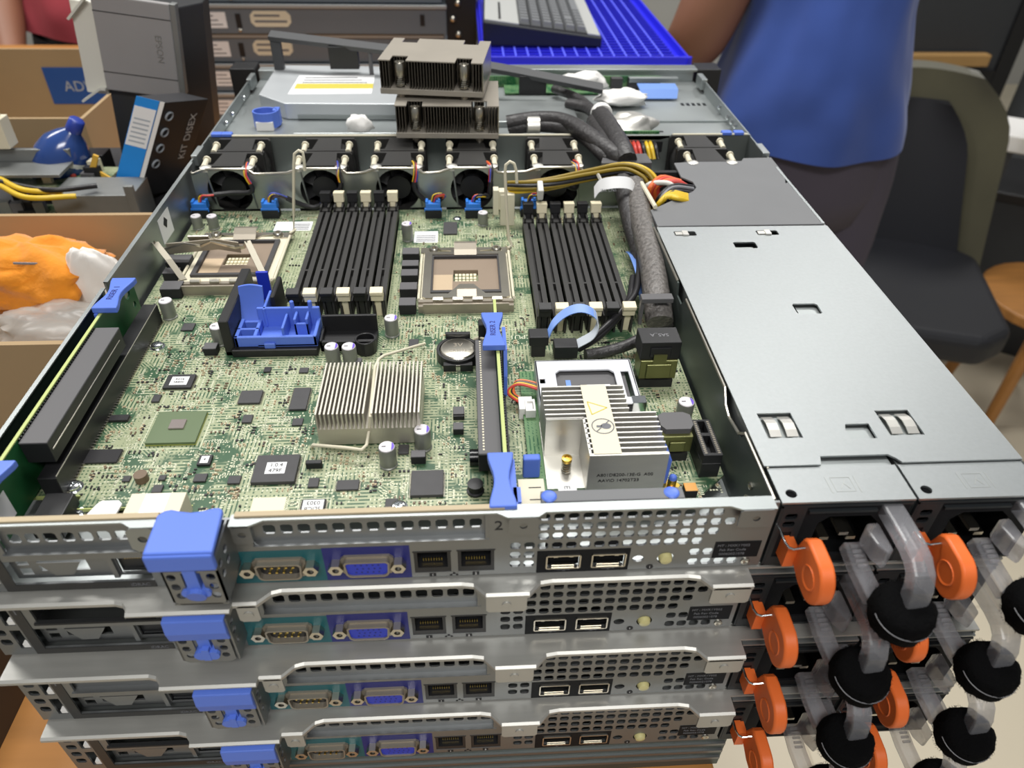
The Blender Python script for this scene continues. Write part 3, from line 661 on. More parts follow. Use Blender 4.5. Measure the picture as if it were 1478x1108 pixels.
# big ball-grid chip with bare die
clear(42, 71, 73, 101)
part('processor_package', MB().m(0).box(45, 68.6, 76, 98.8, ZB+0.6, ZB+1.9).m(1).box(44.9, 68.7, 75.9, 98.9, ZB+0.05, ZB+0.6), ['bga', 'bga_edge'], board)
part('silicon_die', MB().box(53.3, 60.6, 85.4, 92, ZB+1.9, ZB+2.8), 'die', board, bevel=0.1, seg=1)
chips = [((124, 172, 648, 667), 1.2, 'chip_dark'), ((220, 231, 569, 579), 1.2, 'chip'), ((158, 185, 598, 606), 1.6, 'chip_dark'), ((177, 188, 686, 694), 1.0, 'chip'),
         ((229, 239, 685, 692), 1.0, 'chip'), ((220, 234, 699, 710), 1.2, 'chip'), ((280, 298, 683, 694), 1.2, 'chip'), ((329, 347, 686, 697), 1.2, 'chip'),
         ((346, 377, 563, 581), 1.4, 'chip'), ((350, 364, 598, 609), 1.2, 'chip'), ((263, 280, 466, 476), 1.0, 'chip'), ((239, 279, 540, 559), 1.6, 'chip_dark'),
         ((421, 445, 559, 590), 1.4, 'chip'), ((432, 445, 530, 537), 1.0, 'chip'), ((381, 391, 529, 536), 1.0, 'chip_dark'), ((590, 604, 489, 499), 1.0, 'chip'),
         ((422, 437, 603, 613), 1.0, 'chip'), ((593, 640, 678, 714), 2.0, 'chip'), ((367, 429, 656, 695), 2.2, 'chip'), ((445, 460, 689, 702), 1.2, 'chip'), ((486, 518, 692, 706), 1.2, 'chip'),
         ((556, 574, 719, 733), 1.4, 'chip'), ((575, 590, 641, 654), 1.2, 'chip'), ((286, 305, 656, 670), 1.6, 'chip_dark'), ((434, 469, 720, 740), 1.6, 'chip_dark'), ((640, 660, 320, 337), 1.2, 'chip'), ((504, 522, 516, 522), 3.0, 'slotgrey')]
cq = []
for q, h, m_ in chips:
    o, r = chip(*q, h=h, mt=m_, legs=(q[1]-q[0] > 20)); cq.append(r)
def chip_label(q, z, lines, size, flip=False, fx=0.6, fy=0.6):
    cx, cy = (q[0]+q[1])/2, (q[2]+q[3])/2; hx = (q[1]-q[0])*fx/2; hy = (q[3]-q[2])*fy/2
    part('chip_label', MB().box(cx-hx, cx+hx, cy-hy, cy+hy, z, z+0.12), 'paper', board)
    n = len(lines)
    for i, s in enumerate(lines):
        dy = ((n-1)/2-i)*size*1.15*(-1 if flip else 1)
        text(s, size, 'ink', board, (cx, cy+dy, z+0.18), (0, 0, math.pi if flip else 0))
chip_label(cq[18], ZB+2.2, ['1.0.4', '479F'], 3.1, fx=0.46, fy=0.42)
chip_label(cq[24], ZB+1.6, ['SLIC8', '0303'], 3.0, flip=True, fx=0.86, fy=0.86)
chip_label(cq[11], ZB+1.6, ['R0Y6', 'SBB00'], 2.1, fx=0.62, fy=0.62)
chip_label(cq[23], ZB+1.6, ['4'], 2.0, fx=0.6, fy=0.7)
# cream test pad
q = bxy(363, 411, 718, 741, ZB); clear(q[0], q[1], q[2], q[3]); part('contact_pad', MB().box(*q, ZB, ZB+0.15), 'cream', board)
def elcap(px, py, ztop, r=4.0, mark='purple', name='capacitor'):
    p = at(px, py, ztop); clear(p.x-r-1, p.x+r+1, p.y-r-1, p.y+r+1)
    h = ztop-ZB
    c = part(name, MB().m(0).lathe([(r*1.08, 0), (r*1.08, 0.8), (r*0.96, 1.2), (r, 2), (r, h-1.0), (r*0.94, h-0.4)], (0, 0, 0), 20).m(1).lathe([(r*0.94, h-0.4), (r*0.88, h)], (0, 0, 0), 20), ['capbody', 'captop'], board, loc=(p.x, p.y, ZB), sm=40)
    if mark:
        seg = [(r*0.86*math.cos(t), r*0.86*math.sin(t)) for t in [-0.9+0.3*i for i in range(7)]]
        part('cap_mark', MB().prism(seg, h, h+0.06), mark, board, loc=(p.x, p.y, ZB))
    part('cap_mark', MB().box(-r*0.6, -r*0.1, -0.3, 0.3, h, h+0.05), 'ink', board, loc=(p.x, p.y, ZB))
for q in ((238, 433, 20, 4, None), (312, 470, 20, 4, None), (478, 499, 20, 4, 'purple'), (503, 499, 20, 4, 'purple'), (564, 458, 20, 4, 'purple'), (609, 619, 20, 4, 'purple'), (558, 644, 20, 4, 'purple'),
          (282, 311, 18, 3.7, None), (305, 311, 18, 3.7, None), (587, 322, 21, 3.8, 'purple'), (697, 306, 18, 3.7, None), (991, 579, 20, 4.2, 'purple')): elcap(*q)
# power inductors
def block(x0, x1, y0, y1, h, name='inductor', mt='slotgrey'):
    q = bxy(x0, x1, y0, y1, ZB+h); clear(q[0]-1, q[1]+1, q[2]-1, q[3]+1)
    return part(name, MB().m(0).box(*q, ZB+h-0.4, ZB+h).m(1).box(q[0], q[1], q[2], q[3], ZB, ZB+h-0.4), [mt, 'blk_matte'], board, bevel=0.3, seg=1)
for q in ((581, 605, 357, 366), (580, 604, 375, 383), (579, 603, 388, 397), (577, 602, 407, 417), (576, 600, 429, 440)): block(*q, 7)
block(233, 262, 405, 417, 7); block(241, 275, 367, 378, 7); block(236, 258, 386, 394, 6)
block(294, 313, 494, 503, 5); block(654, 670, 586, 597, 4); block(654, 669, 609, 619, 4); block(593, 614, 649, 659, 5); block(320, 335, 470, 482, 5)
p = at(202, 684, ZB+4); part('inductor', MB().cyl((0, 0, 0), (0, 0, 4), 3.0, n=20), 'smd_brown', board, loc=(p.x, p.y, ZB)); clear(p.x-4, p.x+4, p.y-4, p.y+4)
p = at(686, 698, ZB+5); clear(p.x-5, p.x+5, p.y-5, p.y+5)
part('inductor', MB().lathe([(4, 0), (4, 1), (3.2, 1.4), (3.0, 4), (3.6, 4.6), (3.6, 5.2), (0.5, 5.4)], (0, 0, 0), 18), 'blk', board, loc=(p.x, p.y, ZB), sm=50)
a_, b_ = at(678, 658, ZB+5), at(722, 658, ZB+5); clear(a_.x-2, b_.x+2, a_.y-5, a_.y+5)
part('capacitor', MB().cyl((a_.x, a_.y, ZB+4), (b_.x, a_.y, ZB+4), 4, n=18).cyl((a_.x+1, a_.y, ZB+4), (a_.x+1.6, a_.y, ZB+4), 4.15, n=18), 'blk_gloss', board, sm=40)
block(441, 464, 663, 668, 4, 'header', 'blk'); block(988, 1006, 696, 708, 5, 'capacitor', 'orange_cap')
block(654, 670, 596, 600, 3)
# beige module with a plain white label, a pale metal tongue and a black socket by the rear edge
q = bxy(182, 262, 711, 748, 20); md = part('plug_in_module', MB().box(q[0], q[1], 22, q[3], 9.0, 20), 'ivory', S, bevel=0.3); part('module_label', MB().box(q[0]+(q[1]-q[0])*.28, q[0]+(q[1]-q[0])*.72, 22.4, q[3]-0.6, 20, 20.15), 'paper', md)
q = bxy(130, 172, 722, 748, 16); part('metal_tongue', MB().prism([(q[0]-2, 22), (q[1]-1, 22), (q[1], q[3]-2), (q[1]-2, q[3]), (q[0]+3, q[3]), (q[0]+1.5, q[3]-2)], 15, 16), 'white', S, bevel=0.2)
p = at(80, 728, 14); part('end_socket', MB().box(p.x-6, p.x+6, p.y-12, p.y+6, 6, 15), 'blk', S, bevel=0.4)
# screws on the board
for px, py, z in ((105, 700, ZB+1.5), (114, 732, ZB-1), (226, 497, ZB+1.5), (575, 729, ZB+1.5), (660, 315, ZB+1)):
    p = at(px, py, z); clear(p.x-4.5, p.x+4.5, p.y-4.5, p.y+4.5)
    part('screw', MB().lathe([(4.2, 0), (4.2, 0.15), (3.2, 0.2), (3.1, 1.6), (2.2, 2.3), (1.2, 2.3), (0.9, 1.4), (0.2, 1.4)], (0, 0, 0), 18), 'chrome', board, loc=(p.x, p.y, z-1.5), sm=40)
# labels stuck on the board
for q in ((397, 450, 320, 333), (598, 632, 334, 350)):
    r = bxy(*q, ZB); clear(*r); l = part('board_label', MB().box(*r, ZB, ZB+0.12), 'paper', board)
    for i in range(4): part('label_line', MB().box(r[0]+1.5+((r[1]-r[0])*.45 if q[0] < 400 else 0), r[1]-1.5, r[2]+1.5+i*2.6, r[2]+2.8+i*2.6, ZB+0.12, ZB+0.16), 'ink_grey', l) if r[2]+2.8+i*2.6 < r[3] else None
# silk-screen words (they read from the far side)
for s, px, py, sz in (('CPU2', 322, 455, 5), ('CPU1', 752, 486, 5.5), ('BMC', 196, 659, 3.2), ('SAS_A', 938, 583, 3.2), ('SAS_B', 985, 663, 3.0)):
    p = at(px, py, ZB); text(s, sz, 'silk', board, (p.x, p.y, ZB+0.08), (0, 0, math.pi)); clear(p.x-sz*1.5, p.x+sz*1.5, p.y-sz*.6, p.y+sz*.6)
# coin cell in its holder
p = at(661, 503, ZB+6); clear(p.x-13, p.x+13, p.y-14, p.y+13)
hb = empty('coin_cell_holder', (p.x, p.y, ZB), parent=S)
part('holder', MB().m(0).plate(circ(0, 0, 12, 28), [circ(0, 0, 10.3, 28)], 0, 6.2).m(0).lathe([(11.6, 0), (11.6, 1)], (0, 0, 0), 24).box(-8, 8, -13.2, -10, 0, 4.5).box(-7, 7, 10, 12.4, 0, 9), 'blk', hb, bevel=0.3)
cc = part('coin_cell', MB().lathe([(10, 1.2), (10, 5.8), (9.4, 6.4), (8.6, 6.4), (8.2, 6.6), (0.5, 6.6)], (0, 0, 0), 32), 'steel', hb, sm=30)
text('CR2032', 3.0, 'nickel', cc, (0, -2.5, 6.65), (0, 0, 0)); text('3V', 5.0, 'nickel', cc, (0, 2.5, 6.65), (0, 0, 0))
part('contact_clip', MB().box(-1.2, 1.2, -13.6, -9, 3.6, 4.4).box(-1.2, 1.2, -13.6, -13, 0, 4.2), 'steel', hb)

# ------------------------------------------------------------------ chipset heat sink with wire clip
clear(124, 182, 68, 122)
hs = empty('heat_sink', (128.5, 72.5, ZB), parent=S)
part('sink_base', MB().box(0, 49, 0, 40, 1.2, 11), 'alu_fin', hs)
for i in range(25):
    if i in (12,): continue
    x = 0.5+i*2.0
    part('fin', MB().box(x-0.42, x+0.42, 0, 40, 11, 20.5), 'alu_fin', hs)
clipp = [at(613, 496, ZB+2), at(598, 500, ZB+9), at(554, 513, ZB+16), at(547, 518, ZB+17), at(541, 530, ZB+17), at(534, 601, ZB+19), at(533, 620, ZB+9), at(529, 642, ZB+7), at(522, 649, ZB+7), at(500, 646, ZB+7), at(452, 642, ZB+6), at(450, 646, ZB)]
part('wire_clip', MB().tube(clipp, 0.85, 8), 'ivory', S, sm=60)

# ------------------------------------------------------------------ memory sockets
def dimm_socket(x, y0, y1, white, idx, zt=17.5):
    e = empty('memory_socket', (x, y0, ZB), parent=S); L = y1-y0
    bod = MB().box(-3.9, -0.9, 8, L-8, 0, zt-ZB).box(0.9, 3.9, 8, L-8, 0, zt-ZB).box(-3.9, 3.9, 8, L-8, 0, zt-ZB-4).box(-3.9, 3.9, L*0.30, L*0.30+1.6, 0, zt-ZB-0.1)
    bod.box(-3.95, 3.95, 2, 9, 0, zt-ZB+0.6).box(-3.95, 3.95, L-9, L-2, 0, zt-ZB+0.6)
    bod.box(-3.3, -2.1, -1, 9, 0, 13).box(2.1, 3.3, -1, 9, 0, 13).box(-3.3, -2.1, L-9, L+1, 0, 13).box(2.1, 3.3, L-9, L+1, 0, 13)
    part('body', bod, 'blk_dim', e)
    for near in (True, False):
        l = MB(); s = 1 if near else -1; y = 0 if near else L
        l.obox((0, y+s*1.5, 7), (3.6, 3.2, 14), (0.18*s, 0, 0)); l.obox((0, y-s*0.6, 15.5), (7.2, 5.2, 5), (0.18*s, 0, 0)); l.obox((0, y-s*1.6, 18.8), (7.6, 6, 2.4), (0.12*s, 0, 0))
        l.obox((-2.3, y+s*0.8, 11), (1.2, 2.4, 6), (0.18*s, 0, 0)); l.obox((2.3, y+s*0.8, 11), (1.2, 2.4, 6), (0.18*s, 0, 0))
        part('latch', l, 'cream' if white else 'blk', e, bevel=0.3, seg=1)
    return e
for k in range(6):
    dimm_socket(99.5+9.65*k, 185, 317, k % 2 == 1, k)
for k in range(6):
    dimm_socket(245.2+9.75*k, 165, 296, k % 2 == 1, k)
clear(92, 154, 178, 325); clear(238, 304, 158, 305)

# ------------------------------------------------------------------ processor sockets
def socket_body(e):
    part('frame', MB().plate(rrect(0, 56, 0, 60, 2), [rect(4, 52, 6, 53)], 0, 3.6).box(0, 56, -3, 0, 0, 5), 'ivory', e)
    part('insulator', MB().plate(rect(4, 52, 6, 53), [rect(7, 49, 8.5, 51)], 0.2, 5.4), 'chip', e)
    part('contact_field', MB().plate(rect(7, 49, 8.5, 51), [rect(20, 36, 22, 36)], 0.2, 3.4), 'socket_brown', e)
    part('contact_field', MB().box(7.4, 19.5, 8.8, 30, 3.4, 3.6), 'socket_tan', e)
    for r_ in range(3):
        for k in range(6): part('decoupling_part', MB().box(21+2.4*k, 22.8+2.4*k, 23.5+4*r_, 26+4*r_, 0.2, 1.8), 'cream', e)
    part('rear_plate', MB().prism([(-2, 58), (4, 57), (10, 62), (18, 60.5), (20, 57), (36, 57), (38, 60.5), (46, 62), (52, 57), (59, 58), (59, 65), (-2, 65)], 3.2, 4.4), 'steel', e)
    part('cam_tongue', MB().strip([(28, 52, 5.5), (28, 56, 7.5), (28, 60, 10), (28, 64, 9)], (15, 0, 0), 1.0), 'nickel', e)
    for x in (7, 49): part('screw', MB().lathe([(3.6, 4), (3.6, 5.6), (2.8, 6.6), (1.4, 6.6), (1.2, 5.2), (0.2, 5.2)], (x, 61, 0), 14), 'steel', e, sm=40)
    part('front_bar', MB().box(-1, 57, -9, -3.2, 0, 4.6).box(-1, 57, -6, -3, 4.6, 6).box(2, 54, -10, -8.6, 0, 6.5), 'nickel', e)
    for x in (8, 20, 32, 44): part('hinge_knuckle', MB().cyl((x, -5, 7), (x+6, -5, 7), 1.7, n=10), 'steel', e)
    part('side_bar', MB().tube([(57.2, 60, 4), (57.4, 2, 4), (57.4, -4, 7)], 0.9, 8), 'ivory', e); part('side_bar', MB().tube([(-1.2, 56, 4), (-1.2, 0, 4)], 0.9, 8), 'ivory', e)
pR = (172, 197, ZB); e1 = empty('processor_socket', pR, parent=S); socket_body(e1); clear(168, 234, 184, 264)
ldp = MB().plate([(1, 0), (16, 0), (20, 5), (24, 12), (33, 12), (37, 5), (40, 0), (55, 0), (55, 5), (51, 6), (51, 53), (55, 55), (1, 55), (5, 53), (5, 6), (1, 5)], [[(6.6, 7.6), (49.4, 7.6), (49.4, 51.6), (6.6, 51.6)]], 5.4, 6.4)
ldp = MB().plate(rrect(1, 55, -2, 56, 2), [[(6, 3), (17, 3), (21, 9), (24, 14), (33, 14), (36, 9), (40, 3), (50, 3), (50, 52.5), (6, 52.5)]], 5.4, 6.3)
part('load_plate', ldp, 'steel', e1); part('load_tongue', MB().strip([(28.5, -1, 6.2), (28.5, 5, 7.6), (28.5, 12, 4.6), (28.5, 14.5, 3.2)], (12, 0, 0), 0.9), 'nickel', e1)
lv = [(58.5, -3, 6), (60, 2, 9), (59.5, 8, 6), (59.2, 60, 5)]
def at_rel(px, py, y, o): p = atY(px, py, y); return (p.x-o[0], p.y-o[1], p.z-o[2])
yl = 262
part('lever', MB().tube([(57, 62, 5), (60, yl-197, 6), at_rel(734, 345, yl, pR), at_rel(731, 300, yl, pR), at_rel(729, 250, yl, pR), at_rel(730, 238, yl, pR), at_rel(736, 233, yl, pR), at_rel(742, 236, yl, pR), at_rel(745, 246, yl, pR), at_rel(746, 264, yl, pR)], 1.0, 8), 'ivory', e1, sm=60)
pL = (21, 222, ZB); e2 = empty('processor_socket', pL, parent=S); socket_body(e2); clear(14, 82, 208, 290)
part('lever', MB().tube([(57, 62, 5), (60, 66, 6), at_rel(424, 340, 288, pL), at_rel(424, 300, 288, pL), at_rel(424, 240, 288, pL), at_rel(425, 222, 288, pL), at_rel(431, 217, 288, pL), at_rel(437, 220, 288, pL), at_rel(439, 232, 288, pL), at_rel(440, 246, 288, pL)], 1.0, 8), 'ivory', e2, sm=60)
# raised load plate, tilted open over the left socket
lp = [(224, 350), (226, 358), (234, 361), (250, 357), (268, 352), (290, 356), (305, 350), (322, 354), (340, 358), (352, 356), (357, 348)]
yy = 246
pts = [Vector(at_rel(a, c, yy, pL)) for a, c in lp]
band = MB(); band.strip(pts, (0, 2.0, -3.5), 0.9)
lpz = part('raised_plate', band, 'steel', e2)
A, Bq = Vector(at_rel(265, 404, 222, pL)), Vector(at_rel(381, 398, 222, pL))
part('plate_arm', MB().strip([pts[0], pts[0].lerp(A, .5)+Vector((0, 0, 1)), A], (3.6, 1.5, 0), 0.9), 'plate_grey', lpz)
part('plate_arm', MB().strip([pts[-1], pts[-1].lerp(Bq, .5), Bq], (3.6, 1.5, 0), 0.9), 'plate_grey', lpz)
part('plate_face', MB().strip([(pts[2]+pts[3])/2, (pts[6]+pts[7])/2, (pts[8]+pts[9])/2], (0, 1.2, -8), 0.8), 'nickel', lpz)
part('thumb_tab', MB().obox(Vector(at_rel(288, 346, yy+3, pL)), (13, 1.2, 7), (0.3, 0, 0)), 'steel', lpz)
# ================================================================== risers, holders, storage card
def dogbone(x0, x1, y0, y1, waist=0.22):
    w = x1-x0; L = y1-y0; pts = []
    for i in range(9):
        t = i/8; pts.append((x1-w*waist*math.sin(math.pi*t)**2, y0+L*t))
    for i in range(9):
        t = 1-i/8; pts.append((x0+w*waist*math.sin(math.pi*t)**2, y0+L*t))
    return pts
r1 = empty('riser_card', (0, 0, 0), parent=S)
part('card', MB().m(0).box(6.2, 7.8, 4, 176, 9, 37).m(1).box(6.2, 7.8, 4, 176, 37, 37.6), ['pcb_riser', 'pcb_edge'], r1)
part('card_label', MB().box(7.9, 8.05, 14, 30, 14, 28), 'paper', r1)
sl = MB().m(0).box(8.6, 20, 49.5, 136.5, 24, 36).m(1).box(10, 18.6, 51, 135, 36, 36.1)
part('expansion_slot', MB().m(0).box(8.4, 20.2, 49.5, 136.5, 35.6, 36.2).m(1).box(8.4, 20.2, 49.5, 136.5, 24.5, 35.6), ['slotgrey', 'blk'], r1, bevel=0.2, seg=1)
part('slot_edge', MB().tube([(20.4, 51, 31), (20.4, 132, 31)], 0.3, 6), 'steel', r1)
ct = MB()
for k in range(46): ct.box(7.8, 8.6, 51+k*1.85, 51.9+k*1.85, 35.8, 37)
part('contacts', ct, 'blk_gloss', r1)
lc = MB().m(0).box(12.2, 20.4, 44, 184, ZB, 20)
part('board_slot', lc, 'blk', S, bevel=0.3, seg=1); clear(3, 23, 40, 188)
pn = MB()
for k in range(70): pn.box(20.4, 21.4, 46+k*1.97, 46.7+k*1.97, ZB, ZB+0.9)
part('solder_pins', pn, 'steel', S)
part('slot_edge', MB().tube([(20.2, 45, 20.1), (20.2, 183, 20.1)], 0.25, 6), 'steel', S)
hA = part('riser_handle', MB().prism(dogbone(3.6, 16.6, 147, 178), 38, 41.5), 'blue', r1, bevel=0.6)
text('RISER 1', 4.3, 'sticker_blue', hA, (10, 162, 41.6), (0, 0, math.pi/2))
part('riser_handle', MB().prism(dogbone(3.6, 16.6, 10, 34), 38, 41.5), 'blue', r1, bevel=0.6)
part('handle_web', MB().box(4.4, 6.2, 146, 170, 18, 38), 'blue', r1)
# far end of the first riser: rounded green ear with holes
part('card_ear', MB().plate([(170, 9), (190, 9), (190, 28), (186, 36), (178, 40), (170, 40)], [circ(180, 30, 3.6, 16), circ(184, 20, 2.0, 12)], 6.4, 7.6, 'x'), 'pcb_riser', r1)
r2 = empty('riser_card', (0, 0, 0), parent=S)
part('card', MB().m(0).box(215, 216.6, 6, 156, 9, 37).m(1).box(215, 216.6, 6, 156, 37, 37.6), ['pcb_riser', 'pcb_edge'], r2)
part('expansion_slot', MB().m(0).box(204.6, 214.8, 42, 128, 29.4, 30).m(1).box(204.6, 214.8, 42, 128, 19, 29.4), ['slotgrey', 'blk'], r2, bevel=0.2, seg=1)
ct = MB()
for k in range(44): ct.box(206.6, 207.4, 44+k*1.9, 44.9+k*1.9, 30, 30.25)
part('contacts', ct, 'ivory', r2)
ct = MB()
for k in range(56): ct.box(216.6, 217.3, 40+k*1.9, 40.9+k*1.9, 33, 37)
part('contacts', ct, 'ink', r2)
part('board_slot', MB().box(211, 219.5, 20, 150, ZB, 15), 'blk', S); clear(200, 222, 16, 160)
hB = part('riser_handle', MB().prism(dogbone(208, 219.6, 107, 137), 38, 41.5), 'blue', r2, bevel=0.6)
text('RISER 2', 4.1, 'sticker_blue', hB, (213.8, 122, 41.6), (0, 0, math.pi/2))
part('riser_handle', MB().prism(dogbone(208, 219.0, 0.8, 31), 38, 41.5), 'blue', r2, bevel=0.6)
part('handle_web', MB().prism([(100, 14), (110, 12), (128, 38), (108, 38), (101, 26)], 218.6, 220.4, 'x'), 'blue', r2)
part('handle_web', MB().box(218, 221, 6, 14, 24, 38).box(216.8, 219.5, 4, 30, 24, 38), 'blue', r2)
part('wire_lead', MB().tube([at(685, 489, 18), at(692, 487, 24), at(700, 489, 30)], 0.7, 6), 'ivory', S)
part('guide_post', MB().box(206.5, 211, 136, 142, ZB, 34).box(204, 213.5, 134, 150, ZB, 16), 'blk_matte', S, bevel=0.4, seg=1)

# black holder with blue retention tray
hd = empty('key_holder', (0, 0, 0), parent=S); clear(64, 120, 144, 210)
part('bracket', MB().box(66, 71.5, 148, 205, ZB, 31).box(66, 90, 148, 206, ZB, 11).box(88.5, 91, 174, 197, ZB, 30).box(70, 117, 146, 156, ZB, 13), 'blk', hd, bevel=0.5, seg=1)
tr = MB()
tr.box(72, 117, 149, 151, 13, 19.5); tr.box(72, 74, 149, 168, 13, 19.5); tr.box(115, 117, 149, 168, 13, 20); tr.box(82, 117, 166.6, 168.4, 13, 27); tr.box(82, 84, 151, 168, 13, 19.5)
tr.box(72, 84, 157, 158.6, 13, 19.5); tr.box(84, 117, 149, 168, 12.6, 14.6); tr.box(72, 84, 166.6, 168.4, 13, 18); tr.box(98, 99.4, 151, 167, 14, 24)
tr.box(103.5, 105, 158, 167, 14, 25); tr.box(110, 111.5, 158, 167, 14, 25); tr.box(103.5, 111.5, 158, 159.4, 14, 22)
tr.cyl((102, 167.5, 13), (102, 167.5, 31), 1.2, n=10); tr.cyl((112, 167.5, 13), (112, 167.5, 31), 1.2, n=10)
tr.box(88, 94, 147.4, 149.4, 9, 16); tr.box(83, 87, 167, 186, 15, 17.5); tr.box(85.4, 87, 166, 186, 15, 27)
part('blue_tray', tr, 'blue', hd, bevel=0.35, seg=1)
tg = [(71.5+1.6*i, 0) for i in range(9)]
tn = MB(); rows = 8
for j in range(rows):
    t = j/(rows-1); z = 14+21*t; y = 167+9.5*t+1.5*math.sin(t*3)
    for i in range(9):
        s = i/8; zz = z+(1.2*math.sin(math.pi*s) if j == rows-1 else 0); tn.v.append((71+13.5*s+0.3*t, y+0.0, zz))
off = len(tn.v)
tn.v += [(p[0], p[1]+1.3, p[2]) for p in tn.v]
for j in range(rows-1):
    for i in range(8):
        a = j*9+i; tn.f.append((a, a+1, a+10, a+9)); tn.f.append((off+a, off+a+9, off+a+10, off+a+1)); tn.mi += [0, 0]
for i in range(8): a = (rows-1)*9+i; tn.f.append((a, a+1, off+a+1, off+a)); tn.mi.append(0)
for j in range(rows-1):
    for i in (0, 8): a = j*9+i; tn.f.append((a, a+9, off+a+9, off+a)); tn.mi.append(0)
part('tongue', tn, 'blue', hd, sm=50)
part('lever_post', MB().box(76.5, 83.5, 196, 198, 14, 33), 'blue_vga', hd, bevel=0.3)
# empty black key socket beside it
bk = MB().box(118, 149, 150, 152, ZB, 15).box(118, 149, 164, 165.6, ZB, 23).box(118, 119.4, 150, 165, ZB, 16).box(118, 149, 150, 165, ZB, 12.5).plate(circ(143.4, 150.2, 5.8, 20), [circ(143.4, 150.2, 4.8, 20)], ZB, 16.8)
part('key_socket', bk, 'blk', S, bevel=0.3, seg=1); clear(116, 151, 142, 168)

# storage controller card: big stepped heat sink
sk = empty('storage_controller', (0, 0, 0), parent=S); clear(226, 290, 28, 120)
part('card', MB().box(228, 290, 30, 124, ZB+2.0, ZB+3.4), 'pcb_small', sk)
hp = MB().prism([(235.2, 35.4), (287, 35.4), (287, 80.6), (235.2, 80.6)], 11.4, 13.4); part('sink_base', hp, 'alu', sk)
for i in range(15):
    y = 80-i*3.3
    x1 = 274.5 if i < 6 else 286.4
    x0 = 235.4 if i < 8 else 252.2
    part('fin', MB().box(x0, x1, y-0.42, y+0.42, 13.2, 36), 'alu', sk)
part('sink_front', MB().box(252, 286.6, 32.6, 33.6, 11.5, 36), 'alu', sk)
part('sink_step', MB().box(235.4, 252.6, 56.8, 57.8, 12, 36).box(252, 253, 34, 57, 12, 36), 'alu', sk)
text('A801D8200-13E-G  A00', 2.5, 'ink', sk, (268.5, 32.5, 24), (math.pi/2, 0, 0)); text('AAVID 14702T23', 2.5, 'ink', sk, (266, 32.5, 20.6), (math.pi/2, 0, 0))
lb = part('warning_label', MB().box(254, 266, 33.5, 80.5, 36, 36.3), 'ivory', sk)
tri = [(255.6, 68), (264.2, 63.5), (256.6, 59)]
def outline(p, w_, z):
    m_ = MB(); n = len(p)
    for i in range(n):
        a = Vector((*p[i], z)); c = Vector((*p[(i+1) % n], z)); m_.strip([a, c], (c-a).normalized().cross(Vector((0, 0, 1)))*w_, 0.12)
    return m_
part('warning_triangle', outline(tri, 0.5, 36.36), 'ink_yellow', lb); part('no_touch_sign', outline(circ(260.4, 51, 4.9, 22), 0.5, 36.36), 'ink_grey', lb)
part('hand_symbol', MB().prism(circ(261.8, 51, 2.4, 12, 2.0), 36.3, 36.4).box(257.5, 260, 50.2, 51.6, 36.3, 36.4), 'ink_grey', lb)
part('slash', MB().obox((260.4, 51, 36.42), (0.5, 9, 0.1), (0, 0, -0.75)), 'ink_grey', lb)
def springscrew(par, x, y, z0, mt='brass'):
    hel = [(x+2.0*math.cos(t*0.9), y+2.0*math.sin(t*0.9), z0+t*0.21) for t in range(36)]
    part('spring', MB().tube(hel, 0.45, 6), 'steel', par); part('screw', MB().lathe([(1.5, 0), (1.5, 7), (2.4, 7.2), (2.4, 9), (1.2, 9.3), (1.0, 8.6), (0.2, 8.6)], (x, y, z0), 14), mt, par, sm=40)
springscrew(sk, 244.6, 46, 13.2)
part('standoff', MB().lathe([(4, 0), (4, 1)], (291.9, 36.7, 11), 6).lathe([(2, 1), (2, 5), (1, 6.4)], (291.9, 36.7, 11), 12), 'brass', sk); part('standoff_pin', MB().lathe([(1.8, 2), (1.8, 6.6), (0.8, 7.6)], (291.9, 36.7, 11), 12), 'blue', sk, sm=50)
part('card_clip', MB().prism([(286.6, 10), (290, 10), (290.5, 26), (288, 30), (286.6, 30)], 38, 48, 'y'), 'blue', sk, bevel=0.5)
part('card_clip', MB().box(224.6, 232.4, 43.5, 47.5, 12, 24), 'blue', sk, bevel=0.8)
br = part('card_bar', MB().box(229, 287, 6.5, 12.5, 33.5, 37), 'shroud', sk, bevel=0.4)
for x in (232.2, 282): part('bar_button', MB().lathe([(3.2, 33), (3.2, 37.8), (2.6, 38.3), (1.8, 38.0), (0.4, 38.0)], (x, 9.4, -0.6), 18), 'blue', br, sm=40)
part('bar_tag', MB().box(236.5, 244, 12.5, 17.5, 35.4, 36), 'paper', br); text('m', 3.6, 'ink', br, (240.2, 15, 36.1), (0, 0, 0))
mat('frame_bright', '#dfe1e6', 0.35, 0.45)
# silver carrier frame behind the heat sink
fz = 23.0
fr = MB().plate(rect(235.6, 286, 82, 118), [rrect(245.6, 276, 84, 109.5, 2.5), rect(279.5, 283.5, 87, 108), rect(237, 239.6, 99, 103)], fz-1.2, fz)
fr.box(235.6, 286, 117, 118.2, 12, fz); fr.box(285, 286.2, 84, 118, 12, fz); fr.box(235.6, 236.6, 84, 118, 12, fz)
cf = part('carrier_frame', fr, 'frame_bright', sk, bevel=0.25, seg=1)
part('carrier_insert', MB().box(240, 282, 84, 116, 13, 20.4), 'slotgrey', cf); part('insert_label', MB().box(261, 273, 88, 100, 20.4, 20.6), 'paper', cf); part('insert_label', MB().box(250.5, 253, 88, 104, 20.4, 20.6), 'ribbon', cf)
part('frame_clip', MB().box(281, 288, 80.5, 86, 17, 24.4), 'chrome', cf, bevel=0.3)
part('usb_socket', MB().m(0).box(221.6, 233, 18, 35, 12, 20.6).m(1).box(226, 231.5, 22.4, 23, 20.6, 20.75).m(1).box(226, 231.5, 29.4, 30, 20.6, 20.75), ['ivory', 'ink'], S, bevel=0.3, seg=1); clear(219, 235, 16, 37)
